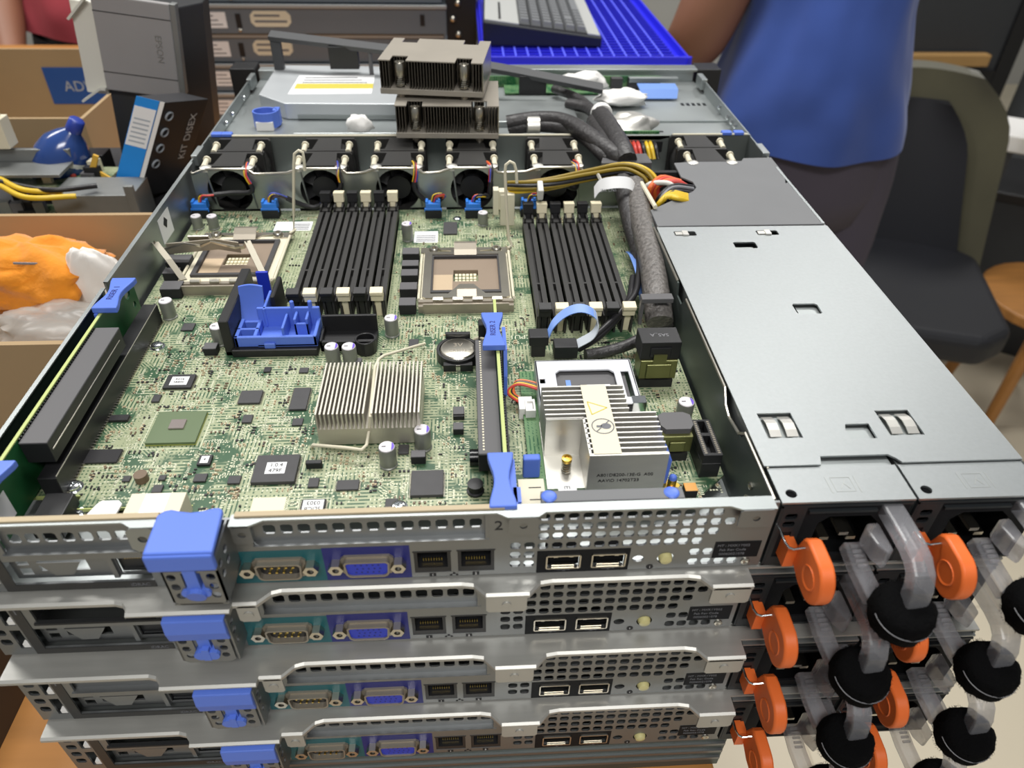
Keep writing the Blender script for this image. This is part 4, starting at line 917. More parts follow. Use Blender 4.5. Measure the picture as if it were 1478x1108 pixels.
part('small_socket', MB().plate(rect(229, 234, 86, 95), [rect(230, 233, 87.4, 93.4)], ZB, 16), 'white', S)
p0 = at(757, 583, 14); part('plug', MB().box(p0.x-3, p0.x+4, p0.y-5, p0.y+5, ZB, 15), 'white', S, bevel=0.3)
for k, c_ in enumerate(('w_orange', 'w_black', 'w_yellow', 'w_red')):
    part('lead', MB().tube(bez([(p0.x, p0.y+4-k*1.4, 13), (p0.x-5-k, p0.y+8, 15), (p0.x-3, p0.y+14-k, 18), (p0.x+6, p0.y+12-k*1.5, 18), (p0.x+12, p0.y+7-k, 17)], 20), 0.75, 6), c_, S)

# SAS plugs and olive sockets
def sas(x0, x1, y0, y1, zt, label, tall):
    e = empty('drive_connector', (0, 0, 0), parent=S); clear(x0-2, x1+2, y0-4, y1+2)
    part('socket_shell', MB().box(x0+0.6, x1-0.6, y0-1, y1-1, ZB+5, zt-(11 if tall else 3)).box(x0+4, x1-4, y0-2, y0-1, ZB+6, zt-(13 if tall else 6)), 'olive', e, bevel=0.3, seg=1)
    part('socket_base', MB().box(x0+1, x1-2, y0-2, y1, ZB, ZB+5), 'blk', e)
    if tall:
        part('plug_body', MB().box(x0, x1, y0, y1+2, zt-11, zt).box(x0+5, x1-5, y0-0.8, y0, zt-9, zt-3), 'blk', e, bevel=0.5)
        text(label, 3.6, 'w_grey', e, ((x0+x1)/2, (y0+y1)/2+1, zt+0.06), (0, 0, math.pi))
        part('plug_tongue', MB().box(x0+7, x1-7, y0-1.6, y0-0.6, zt-13, zt-7), 'olive', e)
    else:
        part('socket_cap', MB().prism([(x0+2, y0+1), (x1-2, y0+1), (x1, y0+4), (x1, y1-2), (x1-3, y1), (x0+3, y1), (x0, y1-2), (x0, y0+4)], zt-3, zt), 'slotgrey', e)
    return e
sas(290.5, 311.5, 114, 126, 36, 'SAS_A', True)
sas(290.5, 306, 58, 71, 26, 'SAS_B', False)
es = empty('expansion_slot', (0, 0, 0), parent=S); clear(304, 320, 40, 74)
part('slot_body', MB().plate(rect(307.2, 316.2, 44.8, 69.4), [rect(310, 313.4, 46.5, 58), rect(310, 313.4, 60, 68)], 17, 22.4).box(307.2, 316.2, 44.8, 69.4, ZB, 17), 'blk', es, bevel=0.2, seg=1)
sp = MB()
for k in range(18): sp.box(308, 309.2, 46+k*1.25, 46.6+k*1.25, 22.4, 22.5); sp.box(314.2, 315.4, 46+k*1.25, 46.6+k*1.25, 22.4, 22.5)
part('contacts', sp, 'nickel', es)
# two black cable plugs and the blue ribbon loop
part('cable_plug', MB().box(234.6, 245.4, 140.5, 149.5, ZB+8, 22).box(236, 244, 141, 149, ZB, ZB+8), 'blk', S, bevel=0.5)
part('cable_plug', MB().box(248, 261, 133.5, 142.5, ZB+4, 20), 'blk', S, bevel=0.5); clear(232, 263, 130, 152)
rb = bez([(245.5, 146, 20), (249, 150, 25), (256, 153, 30), (264, 153, 32.5), (271, 150, 31), (273, 146, 27), (270, 142, 22), (261, 139, 18)], 28)
part('ribbon_cable', MB().strip(rb[:18], (0, 5.5, 2.0), 0.6), 'ribbon', S, sm=60); part('ribbon_cable', MB().strip(rb[16:], (0, 5.5, 2.0), 0.6), 'ribbon_grey', S, sm=60)
part('ribbon_cable', MB().strip(bez([(311, 250, 14), (309, 230, 22), (308, 205, 24), (308, 185, 16)], 16), (5, 0, 0), 0.6), 'ribbon', S, sm=60)

# ------------------------------------------------------------------ fans and their wall
FX = [at(q, 232, 41).x for q in (331, 464, 573, 681, 804)]
holes = [circ(x, 23, 16.2, 30) for x in FX]
fwp = [(3, 8), (320, 8), (320, 36)]
tp = []
for i, x in enumerate(reversed(FX)):
    tp += [(x+24, 36.0), (x+19, 36.2), (x+15.5, 39.8), (x-14, 39.8), (x-18, 38.6), (x-24, 36.6)]
outer = [(3, 9), (318, 9), (318, 36)]+[p for p in tp if 4 < p[0] < 317]+[(3, 38)]
fwl = part('fan_wall', MB().plate(outer, holes, 331.5, 332.6, 'y'), 'fanwall', S)
part('wall_roll', MB().tube([(p[0], 332, p[1]) for p in reversed(outer[2:])], 1.1, 8), 'steel', S, sm=60)
for x in FX:
    part('guard_bar', MB().tube([(x-14, 331, 38), (x-11, 331.2, 10)], 0.7, 6), 'galv', fwl); part('guard_bar', MB().tube([(x+14, 331, 38), (x+17, 331.2, 10)], 0.7, 6), 'galv', fwl)
fan_me = None
def make_fan(parent, loc):
    e = empty('fan', loc, parent=parent)
    for nm, y0 in (('fan_frame', 0), ('fan_frame', 28.5)):
        f = MB().plate(rrect(-20, 20, 0, 38, 1.5), [circ(0, 19, 17.2, 28)], y0, y0+3.2, 'y').plate(rrect(-20, 20, 0, 38, 1.5), [circ(0, 19, 17.2, 28)], y0+24, y0+27, 'y')
        f.plate(circ(0, 19, 18.4, 28), [circ(0, 19, 17.2, 28)], y0+3, y0+24.2, 'y')
        f.prism([(-11, y0+3), (11, y0+3), (9, y0+24), (-9, y0+24)], 36.6, 38.0)
        part(nm, f, 'blk_dim', e)
    part('fan_hub', MB().cyl((0, 4, 19), (0, 50, 19), 9, n=20), 'blk', e)
    bl = MB()
    for k in range(7):
        a = 2*math.pi*k/7; bl.obox((12.8*math.cos(a), 10, 19+12.8*math.sin(a)), (8.4, 1.0, 8.5), Matrix.Rotation(-a, 3, 'Y') @ Matrix.Rotation(0.6, 3, 'X'))
    part('blades', bl, 'blk', e)
    for x in (-16.8, 16.8):
        for y in (5, 33): part('rubber_pin', MB().cyl((x, y-5, 37.2), (x, y+5, 38.8), 2.2, 1.8, n=10).cyl((x, y+4.5, 38.8), (x, y+6, 38.8), 2.8, n=10), 'ivory', e)
    part('grommet', MB().lathe([(4.2, 0), (4.2, 2.6), (1.6, 3.6)], (15, -2, 35.6), 12), 'alu', e, sm=40); part('grommet', MB().lathe([(4.2, 0), (4.2, 2.6), (1.6, 3.6)], (-15, -2, 35.6), 12), 'alu', e, sm=40)
    return e
fan0 = make_fan(S, (FX[0], 337, 2.0))
for x in FX[1:]: copy_tree(fan0, S, (x, 337, 2.0))
copy_tree(fan0, S, (at(1025, 227, 41).x, 341, 2.0))
# rail behind the fans, drive-bay deck, end pieces
rl = part('cross_rail', MB().box(0.5, 434, 396, 397.2, 1, 39.4).box(0.5, 300, 396, 400, 39.2, 40).box(372, 434, 396, 400, 39.2, 40).prism([(300, 39.2), (372, 39.2), (360, 36), (312, 36)], 396, 400, 'y'), 'fanwall', S)
for x, z in ((250, 24), (262, 14), (205, 16), (82, 22)): part('rail_slot', MB().box(x, x+6, 395.6, 396, z, z+5), 'blk_gloss', rl)
part('rail_edge', MB().tube([(2, 396.4, 40.2), (310, 396.4, 40.2)], 0.9, 8), 'ivory', rl); part('rail_edge', MB().tube([(370, 396.4, 40.2), (432, 396.4, 40.2)], 0.9, 8), 'ivory', rl)
for x in (2, 10, 411, 421): part('rail_clip', MB().box(x, x+8, 395, 401, 39.6, 42.2), 'blue', rl, bevel=0.6)
dk = part('bay_deck', MB().box(0.5, 434, 400, 588, 28, 29).box(300, 434, 455, 458, 29, 30.6), 'galv', S)
part('deck_fold', MB().box(10, 150, 404, 410, 29, 31).box(60, 150, 420, 424, 29, 33.5), 'galv', dk, bevel=0.8)
part('deck_fold', MB().strip([(20, 412, 34), (70, 412, 34.5), (95, 412, 32), (150, 412, 32)], (0, 4, 0), 1), 'alu', dk)
part('deck_slot', MB().box(364, 372, 432, 435, 29, 29.15), 'blk_gloss', dk)
for k in range(5): part('deck_slot', MB().box(404+k*5.2, 407+k*5.2, 500, 507, 29, 29.15), 'blk_gloss', dk)
for x, ys in ((1.2, (415, 440, 462, 505)), (433, (415, 430, 440, 452, 478))):
    for y in ys: part('rivet', MB().sphere((x, y, 35), 2.2, 10, 6), 'chrome', S)
for x0, x1 in ((-1.5, 3), (430.5, 436)):
    part('wall_hook', MB().box(x0, x1, 352, 372, 34, 42), 'galv', S, bevel=0.5); part('wall_hook', MB().box(x0, x1, 536, 556, 32, 42), 'galv', S, bevel=0.5)
part('front_panel', MB().box(0, 434, 578, 590, 0.9, 38).box(240, 440, 574, 590, 38, 40.5), 'galv', S, bevel=0.5)
part('rack_ear', MB().box(436, 460, 572, 596, -1, 41), 'blk', S, bevel=0.8); part('rack_ear', MB().box(-26, -2, 572, 596, -1, 41), 'blk', S, bevel=0.8)
# blue ring clip, backplane, blue pull tab
rg = at(389, 163, 36)
part('finger_ring', MB().plate(circ(0, 0, 10.5, 24, 9), [circ(0, 0, 9.2, 24, 7.7)], -4, 9).box(6, 11, 0, 9, -4, 9), 'blue', S, loc=(rg.x, rg.y-14, 34), bevel=0.4)
part('ring_tab', MB().box(-7, 7, -10, -7, -4.8, 2), 'white', S, loc=(rg.x, rg.y-14, 34))
bp = part('backplane', MB().box(215, 395, 556, 558, 29, 39).box(240, 330, 530, 556, 30, 31.5), 'pcb_small', S)
for x in (345, 362, 378): part('plane_socket', MB().box(x, x+11, 548, 556, 30, 39), 'chip', bp)
bq = [at(918, 121, 38), at(974, 119, 38), at(976, 131, 36), at(976, 144, 32)]
part('pull_tab', MB().strip([((bq[0].x+bq[1].x)/2, bq[0].y, 38), ((bq[0].x+bq[1].x)/2, bq[2].y, 37), ((bq[0].x+bq[1].x)/2-2, bq[3].y+6, 31)], (37, 0, 0), 1.0), 'ribbon', S)
part('tab_bar', MB().box(362, 410, 546, 552, 36, 40), 'galv', S)
# ------------------------------------------------------------------ wiring
def cable(pts, r, mt, n=10, name='cable', k=30): return part(name, MB().tube(bez(pts, k), r, n), mt, S, sm=80)
def bundle(pts, R_, r, cols, name='cable', k=30, seed=1):
    path = bez(pts, k); rnd = random.Random(seed); nn = len(cols)
    for i, c_ in enumerate(cols):
        a = 2*math.pi*i/nn+rnd.uniform(-.3, .3); rr = R_*(0.55+0.45*rnd.random()); q = []
        for j, p in enumerate(path):
            t = (path[min(j+1, len(path)-1)]-path[max(0, j-1)]).normalized(); u_ = t.cross(Vector((0, 0, 1)))
            u_ = u_.normalized() if u_.length > 1e-3 else Vector((1, 0, 0)); v_ = t.cross(u_)
            q.append(p+(u_*math.cos(a+j*0.05)+v_*math.sin(a+j*0.05))*rr)
        part(name, MB().tube(q, r, 7), c_, S, sm=80)
# thick sleeved harness along the bay wall
cable([at(866, 165, 44), at(880, 185, 46), at(898, 215, 44), at(905, 232, 40)], 8, 'cable_blk')
cable([at(856, 175, 40), at(872, 200, 42), at(890, 228, 40)], 6, 'cable_blk')
cable([at(732, 178, 40), at(775, 172, 44), at(815, 175, 46), at(850, 195, 46), at(885, 222, 42), at(897, 232, 38)], 6.5, 'cable_blk')
cable([at(735, 186, 36), at(780, 182, 40), at(830, 190, 42), at(868, 222, 40), at(880, 235, 34)], 5, 'cable_blk')
cable([at(898, 262, 36), at(905, 290, 33), at(915, 330, 27), at(925, 362, 22), at(932, 400, 18)], 7.0, 'cable_blk')
cable([at(915, 268, 36), at(922, 300, 34), at(932, 340, 32), at(942, 385, 30), at(948, 430, 27), at(952, 465, 20)], 8.0, 'cable_braid')
cable([at(946, 400, 24), at(955, 430, 22), at(957, 470, 16)], 6, 'cable_blk')
cable([at(920, 345, 24), at(922, 385, 24), at(918, 420, 24), at(900, 445, 22), at(870, 475, 18), at(845, 495, 16), at(822, 508, 14)], 1.9, 'w_black')
cable([at(914, 400, 20), at(905, 440, 20), at(868, 482, 16), at(835, 503, 14)], 2.2, 'w_black')
cable([at(922, 490, 16), at(900, 500, 14), at(870, 508, 12), at(845, 512, 12)], 3.2, 'cable_blk')
pa, pb = at(925, 432, 34), at(970, 430, 34); part('cable_tie_clip', MB().box(pa.x, pb.x, pa.y-3, pa.y+3, 33, 36).box(pa.x, pa.x+2, pa.y-2, pa.y+2, 18, 34), 'slotgrey', S, bevel=0.4)
# flag label around the harness
fl_ = bez([at(858, 278, 36), at(866, 268, 42), at(880, 264, 46), at(898, 263, 47), at(911, 266, 45), at(918, 276, 38)], 20)
part('flag_label', MB().strip(fl_, (0, 6, 6), 0.5), 'paper', S, sm=60); part('cable_band', MB().tube(bez([at(868, 262, 42), at(862, 250, 42), at(860, 243, 42)], 8), 1.4, 6), 'alu', S)
tx = at(886, 267, 49); text('J5X CN1', 3, 'ink_grey', S, (tx.x-4, tx.y-4, 47), (0.6, 0, 0))
# yellow processor power harness and its connector
bundle([at(735, 270, 34), at(760, 268, 37), at(800, 263, 39), at(850, 252, 41), at(900, 243, 42), at(930, 252, 40), at(946, 272, 32)], 4.6, 1.5, ['w_gold', 'w_yellow', 'w_gold', 'w_yellow', 'w_gold', 'w_gold', 'w_black'], seed=3, k=36)
pw_ = at(722, 325, 8); pc_ = empty('power_connector', (225.6, 302, ZB), parent=S); clear(220, 242, 296, 312)
part('plug', MB().box(0, 10.4, 0, 9, 0, 24).box(-1, 4, 1, 8, 12, 26), 'ivory', pc_, bevel=0.5); part('plug_latch', MB().box(-5, -1, 1, 8, 8, 27), 'ivory', pc_, bevel=0.4)
tb_ = at(780, 267, 41); part('zip_tie', MB().obox((tb_.x, tb_.y, 37), (4, 11, 9), (0.3, 0, 0)), 'w_white', S, bevel=0.8)
# wires dropping under the shroud
for i, (c_, px) in enumerate((('w_orange', 940), ('w_red', 943), ('w_orange', 948), ('w_red', 952), ('w_white', 936))):
    cable([at(px-6+i*2, 292, 24), at(px-2, 272-i, 38), at(px+14+i*3, 256+i*2, 42), at(px+42, 262+i*3, 38)], 1.9, c_, 8, 'lead', 14)
for i in range(4): cable([at(945+i*3, 305-i*2, 22), at(952+i*3, 284+i*2, 38), at(972, 268+i*3, 42), at(1000, 270+i*3, 38)], 1.7, ('w_black', 'w_grey', 'w_black', 'w_black')[i], 8, 'lead', 14)
for i in range(5): cable([at(940+i*3, 312-i, 20), at(950+i*3, 295-i*2, 37), at(968+i*2, 278+i*2, 42), at(992, 282+i*2, 39)], 1.7, 'w_yellow', 8, 'lead', 14)
part('retainer_bar', MB().tube([at(926, 264, 42), at(946, 299, 42)], 1.5, 8), 'ivory', S)
for i, c_ in enumerate(('w_orange', 'w_red', 'w_red', 'w_black', 'w_yellow', 'w_yellow', 'w_black')):
    cable([at(908+i*6, 205, 34), at(911+i*6, 214, 33), at(914+i*6, 230, 26)], 1.6, c_, 8, 'lead', 8)
cp = at(907, 196, 36); part('cable_plug', MB().box(cp.x, cp.x+27, cp.y-10, cp.y, 26, 35), 'blk', S, bevel=0.4); part('plug_board', MB().box(cp.x-4, cp.x+26, cp.y+2, cp.y+4, 29, 39), 'pcb_small', S)
sa, sb = at(865, 226, 40), at(936, 224, 40); part('cable_guide', MB().prism([(sa.x, sa.y-10), (sb.x, sb.y-12), (sb.x-1, sb.y+4), (sa.x+4, sa.y+4)], 38, 40).box(sa.x, sb.x, sa.y-12, sa.y-10, 20, 40), 'slotgrey', S, bevel=0.3)
for px, py, z in ((870, 168, 50), (915, 182, 44)):
    pass
def crumple(c, sx, sy, sz, mt, name, par, seed, amp=0.28, n=18, m_=10, freq=1.7):
    mb = MB().sphere((0, 0, 0), 1, n, m_); v = []
    for p in mb.v:
        q = Vector(p); k = 1+amp*noise.noise(q*freq+Vector((seed*3.1, seed, 0)))+amp*0.5*noise.noise(q*freq*2.7+Vector((0, seed*2.3, seed))); v.append((c[0]+q.x*sx*k, c[1]+q.y*sy*k, c[2]+q.z*sz*k))
    mb.v = v; return part(name, mb, mt, par, sm=75)
wz = at(912, 172, 40); crumple((wz.x, wz.y, 36), 22, 16, 8, 'alu', 'foil_wrap', S, 2, 0.35); wz = at(898, 135, 40); crumple((wz.x, wz.y, 36), 24, 12, 7, 'white', 'tape_wrap', S, 5, 0.4)
wz = at(843, 112, 40); crumple((wz.x, wz.y, 37), 22, 12, 8, 'white', 'tape_wrap', S, 8, 0.4); wz = at(517, 178, 38); crumple((wz.x, wz.y, 37), 11, 7, 8, 'white', 'tape_wrap', S, 9, 0.35)
wz = at(868, 160, 46); part('cable_band', MB().lathe([(8.8, -4), (9.2, 0), (8.8, 4)], (wz.x, wz.y-2, 44), 16, 'y'), 'white', S, sm=60)
wz = at(770, 174, 46); part('cable_band', MB().lathe([(8.0, -5), (8.2, 0), (8.0, 5)], (wz.x, wz.y, 41), 16, 'x'), 'alu', S, sm=60)
cable([at(820, 150, 36), at(845, 155, 38), at(860, 165, 40)], 5, 'cable_blk'); cable([at(800, 128, 36), at(835, 142, 38), at(855, 158, 40)], 4, 'cable_blk')
part('bay_block', MB().box(225, 300, 445, 500, 29, 34), 'galv', S, bevel=0.6)
# fan leads with blue plugs
for i, (px, py, fi) in enumerate(((288, 292, 0), (389, 292, 1), (625, 292, 2), (683, 292, 3), (763, 290, 4))):
    p = at(px, py, 19); part('plug_base', MB().box(p.x-6, p.x+6, p.y-4, p.y+4, ZB, 14.5), 'blk_matte', S); clear(p.x-8, p.x+8, p.y-6, p.y+6)
    pl = part('fan_plug', MB().box(p.x-5.5, p.x+5.5, p.y-3.4, p.y+3.4, 14.5, 19.4).box(p.x-6.4, p.x+6.4, p.y-3.8, p.y-2.4, 13, 16).box(p.x-5.5, p.x-3.6, p.y-3, p.y+3, 19, 21).box(p.x+3.6, p.x+5.5, p.y-3, p.y+3, 19, 21), 'blue_conn', S, bevel=0.3, seg=1)
    fx = FX[fi]; ex = fx+15
    sag = (24, 12, 14, 20, 30)[i]
    path = [(p.x, p.y, 19), (p.x+2, p.y, 24), (p.x+8, p.y+1, 24), ((p.x+ex)/2+4, 327, sag), (ex-2 if i else ex+2, 327.5, 25), (ex-1, 329, 36), (ex-1, 334, 41), (ex-3, 345, 39)]
    rnd = random.Random(i)
    for j, c_ in enumerate(('w_blue', 'w_yellow', 'w_red', 'w_orange', 'w_black')):
        d = Vector((rnd.uniform(-1.2, 1.2), rnd.uniform(-.8, .8), rnd.uniform(-1.2, 1.2)))
        part('fan_lead', MB().tube([q+d for q in bez(path, 28)], 0.75, 6), c_, S, sm=80)
    part('lead_sleeve', MB().tube(bez(path, 28)[9:19], 1.9, 8), 'w_black', S, sm=80)

# ------------------------------------------------------------------ countless tiny parts of the board
rnd = random.Random(5)
def free(x, y, m_=0.3):
    if not (5 < x < 318 and 32 < y < 328): return False
    if y < 40 and x < 80: return False
    return not any(e[0]-m_ < x < e[1]+m_ and e[2]-m_ < y < e[3]+m_ for e in EX)
def quiet(x, y): return noise.noise(Vector((x*0.018, y*0.018, 3.3)))
pads = MB(); caps = MB(); caps2 = MB(); ics = MB(); silk = MB()
def tiny(mb, x, y, a, c, h0, h1): mb.box(x-a/2, x+a/2, y-c/2, y+c/2, h0, h1)
nrow = 0
while nrow < 3000:
    x = rnd.uniform(5, 318); y = rnd.uniform(32, 328)
    if y > 185 and rnd.random() < 0.35: continue
    if not free(x, y): continue
    nrow += 1
    kind = rnd.random(); hor = rnd.random() < 0.5; cnt = rnd.choice((1, 2, 2, 3, 4, 5, 6, 8)) if kind < 0.72 else rnd.choice((1, 1, 2, 2, 3))
    pit = rnd.choice((1.1, 1.4, 1.9)) if kind < 0.72 else rnd.choice((2.0, 2.4)); sz = rnd.choice(((0.55, 0.9), (0.7, 0.7), (0.5, 1.4), (0.9, 0.9)))
    for k in range(cnt):
        xx = x+(k*pit if hor else 0); yy = y+(0 if hor else k*pit)
        if not free(xx, yy): break
        a, c = sz if hor else (sz[1], sz[0])
        if kind < 0.72: pads.add([(xx-a/2, yy-c/2, ZB+.04), (xx+a/2, yy-c/2, ZB+.04), (xx+a/2, yy+c/2, ZB+.04), (xx-a/2, yy+c/2, ZB+.04)], [(0, 1, 2, 3)])
        elif kind < 0.86:
            tiny(caps, xx, yy, a*1.1, c*1.1, ZB, ZB+0.7); pads.add([(xx-a*.9, yy-c*.9, ZB+.04), (xx+a*.9, yy-c*.9, ZB+.04), (xx+a*.9, yy+c*.9, ZB+.04), (xx-a*.9, yy+c*.9, ZB+.04)], [(0, 1, 2, 3)])
        elif kind < 0.90: tiny(caps2, xx, yy, a*1.2, c*1.2, ZB, ZB+0.6)
        else: tiny(ics, xx, yy, a*1.3, c*1.3, ZB, ZB+0.6)
for k in range(150):
    x = rnd.uniform(24, 316); y = rnd.uniform(34, 325); a = rnd.uniform(3, 12); c = rnd.uniform(2.5, 9)
    if all(free(x+i*a, y+j*c, 0.5) for i in (0, .5, 1) for j in (0, .5, 1)):
        for q in ((x, x+a, y, y+.22), (x, x+a, y+c, y+c+.22), (x, x+.22, y, y+c), (x+a, x+a+.22, y, y+c+.22)): silk.box(*q, ZB, ZB+.05)
for q in ((42.5, 71, 73.5, 101.5),)+tuple((r[0]-1.6, r[1]+1.6, r[2]-1.6, r[3]+1.6) for r in (cq[0], cq[17], cq[18], cq[11], cq[24])):
    for s in ((q[0], q[1], q[2], q[2]+.3), (q[0], q[1], q[3], q[3]+.3), (q[0], q[0]+.3, q[2], q[3]), (q[1], q[1]+.3, q[2], q[3])): silk.box(*s, ZB, ZB+.05)
part('solder_pads', pads, 'pad', board, kind='stuff'); part('tiny_capacitors', caps, 'smd_tan', board, kind='stuff'); part('tiny_resistors', caps2, 'smd_brown', board, kind='stuff')
part('tiny_chips', ics, 'chip_dark', board, kind='stuff'); part('silk_lines', silk, 'silk', board, kind='stuff')
# ================================================================== loose things lying on the opened server
def loose_sink(loc, rotz, label, W_=79, D_=62, H_=25):
    e = empty('processor_heat_sink', loc, rotz); top(e, label, 'heat sink', 'loose processor heat sinks')
    part('base_plate', MB().box(0, W_, 0, D_, 0, 4.2), 'sink_top', e, bevel=0.3, seg=1)
    part('contact_block', MB().box(22, W_-22, 14, D_-14, -3, 0), 'nickel', e)
    n = 36
    for i in range(n):
        x = 1+i*(W_-2)/(n-1)
        y0, y1 = 0.6, D_-0.6
        if 9 < x < 21 or W_-21 < x < W_-9: y0, y1 = 12, D_-12
        part('fin', MB().box(x-0.32, x+0.32, y0, y1, 4.2, H_-0.8), 'nickel_dark', e)
    cap = [(0, 0), (9, 0), (9, 12), (21, 12), (21, 0), (W_-21, 0), (W_-21, 12), (W_-9, 12), (W_-9, 0), (W_, 0), (W_, D_), (W_-9, D_), (W_-9, D_-12), (W_-21, D_-12), (W_-21, D_), (21, D_), (21, D_-12), (9, D_-12), (9, D_), (0, D_)]
    part('top_plate', MB().prism(cap, H_-0.8, H_), 'sink_top', e)
    part('side_plate', MB().box(W_-0.5, W_, 0, D_, 4.2, H_-0.8), 'steel', e)
    for x in (15, W_-15):
        for y in (6, D_-6):
            hel = [(x+3.5*math.cos(t*0.8), y+3.5*math.sin(t*0.8), 4.6+t*0.19) for t in range(48)]
            part('spring', MB().tube(hel, 0.6, 6), 'steel', e)
            part('captive_screw', MB().lathe([(1.8, -5), (1.8, 12), (4.0, 12.2), (4.4, 13), (4.4, 21), (3.6, 22.5), (2.0, 22.5), (1.6, 21), (0.3, 21)], (x, y, 0), 18), 'steel', e, sm=40)
            part('foot', MB().cyl((x, y, -3), (x, y, 0), 3.2, n=12), 'nickel', e)
    return e
loose_sink((148.5, 377, 45.2), -0.03, 'dark nickel finned heat sink lying on the server, under another one')
loose_sink((137.5, 394, 73.4), -0.13, 'nickel finned heat sink on top of the other loose heat sink')
# optical drive
q = [at(373, 134, 44), at(410, 147, 44), at(580, 148, 44), at(573, 94, 44), at(400, 92, 44)]
od = empty('optical_drive', (q[0].x, q[0].y, 29.2)); o0 = q[0]
po = [(p.x-o0.x, p.y-o0.y) for p in q]
part('drive_case', MB().prism(po, 0, 13.6), 'drive', od, bevel=0.6) if 'drive' in M else None
mat('drive', '#c9cdd0', 0.42, 0.55, var=0.03); mat('hazard', '#c2b545', 0.6)
part('drive_case', MB().prism(po, 0, 13.6), 'drive', od, bevel=0.6)
lq = [at(415, 134, 44), at(536, 133, 44), at(541, 107, 44), at(432, 107, 44)]
part('drive_label', MB().prism([(p.x-o0.x, p.y-o0.y) for p in lq], 13.6, 13.75), 'paper', od)
hz = [at(424, 126.5, 44), at(538, 126, 44), at(539, 119, 44), at(428, 119, 44)]
part('hazard_band', MB().prism([(p.x-o0.x, p.y-o0.y) for p in hz], 13.75, 13.85), 'hazard', od)
for k in range(3):
    hz = [at(436+k*2, 118-k*3.4, 44), at(530-k*7, 118-k*3.4, 44), at(530-k*7, 116.6-k*3.4, 44), at(436+k*2, 116.6-k*3.4, 44)]
    part('label_print', MB().prism([(p.x-o0.x, p.y-o0.y) for p in hz], 13.75, 13.82), 'ink_grey', od)
part('drive_lip', MB().box(po[1][0]+10, po[2][0]-5, po[1][1]-2, po[1][1]+2, 1, 4), 'galv', od)
top(od, 'flat silver optical drive with a white and yellow label', 'optical drive')
# long black plastic duct piece lying across the front of the server
P0, P1, P2, P3 = atY(389, 51, 566), atY(580, 74, 545), atY(738, 102, 520), atY(870, 128, 498)
bz = empty('plastic_baffle', (P0.x, P0.y, 41)); O = Vector((P0.x, P0.y, 41))
mat('baffle', '#3f4042', 0.5, var=0.04)
part('bar', MB().strip([p-O for p in (P0, P1, P2, P3)], (1.5, 11, 3.0), 4.5), 'baffle', bz, bevel=0.5)
part('leg', MB().box(0, 9, -4, 4, 0.2, P0.z-41), 'baffle', bz, bevel=0.4)
d1 = atY(497, 66, 552)-O; part('block', MB().box(d1.x-15, d1.x+12, d1.y-4, d1.y+5, d1.z-20, d1.z), 'blk', bz, bevel=0.4)
d1 = atY(533, 70, 548)-O; part('post', MB().cyl((d1.x, d1.y, 1), (d1.x, d1.y, d1.z), 2.0, n=10), 'slotgrey', bz)
d1 = atY(770, 108, 514)-O; part('block', MB().box(d1.x-13, d1.x+12, d1.y-4, d1.y+5, d1.z-17, d1.z), 'blk', bz, bevel=0.4)
top(bz, 'long dark plastic air baffle lying aslant across the front of the opened server', 'baffle')

# ================================================================== room
mat('floor_tile', '#d8cdb6', 0.35, var=0.03, vscale=3); mat('floor_joint', '#b9ad97', 0.7)
mat('wallpaint', '#b9b9b6', 0.8, var=0.03, vscale=2); mat('bench_wood', '#a8733a', 0.5, var=0.18, vscale=6, stretch=(1, 9, 1)); mat('bench_leg', '#4a4b4d', 0.45, 0.6)
mat('carton', '#a58c69', 0.8, var=0.06, vscale=9); mat('carton_in', '#8f7858', 0.85, var=0.05, vscale=9); mat('carton_dark', '#4c3a28', 0.85, var=0.08, vscale=9)
mat('greysrv', '#687078', 0.5, 0.1, var=0.05, vscale=6); mat('greysrv_hi', '#a3a6a6', 0.4, 0.3)
F0 = -Z0
def struct(name, mb, mt): o = part(name, mb, mt); o['kind'] = 'structure'; return o
struct('floor', MB().box(-4000, 4500, -3000, 4600, F0-60, F0), 'floor_tile')
fo = bpy.data.objects['floor']
jt = MB()
for i in range(-6, 8): jt.box(i*600+240-1.5, i*600+240+1.5, -3000, 4600, F0, F0+0.4)
for i in range(-5, 8): jt.box(-4000, 4500, i*600+150-1.5, i*600+150+1.5, F0, F0+0.4)
part('tile_joint', jt, 'floor_joint', fo, loc=(0, 0, 0))
fo_child = fo.children[0]; fo_child.location = (0, 0, 0)
struct('wall_back', MB().box(-4000, 4500, 4600, 4700, F0, F0+3100), 'wallpaint')
struct('wall_left', MB().box(-4100, -4000, -3000, 4700, F0, F0+3100), 'wallpaint')
struct('wall_right', MB().box(4500, 4600, -3000, 4700, F0, F0+3100), 'wallpaint')
# workbench under the stack
BT = -PITCH*3-40.8
be = empty('workbench', (0, 0, F0)); h = BT-F0
part('bench_top', MB().box(-1100, 334, -58, 1480, h-30, h), 'bench_wood', be, bevel=1.5)
for x in (-1060, 270):
    for y in (60, 1410): part('leg', MB().box(x, x+45, y, y+45, 0, h-30), 'bench_leg', be)
part('rail', MB().box(-1060, 315, 65, 90, h-95, h-30), 'bench_leg', be); part('rail', MB().box(-1060, 315, 1420, 1445, h-95, h-30), 'bench_leg', be)
top(be, 'orange-brown wooden workbench under the servers and cartons', 'bench')

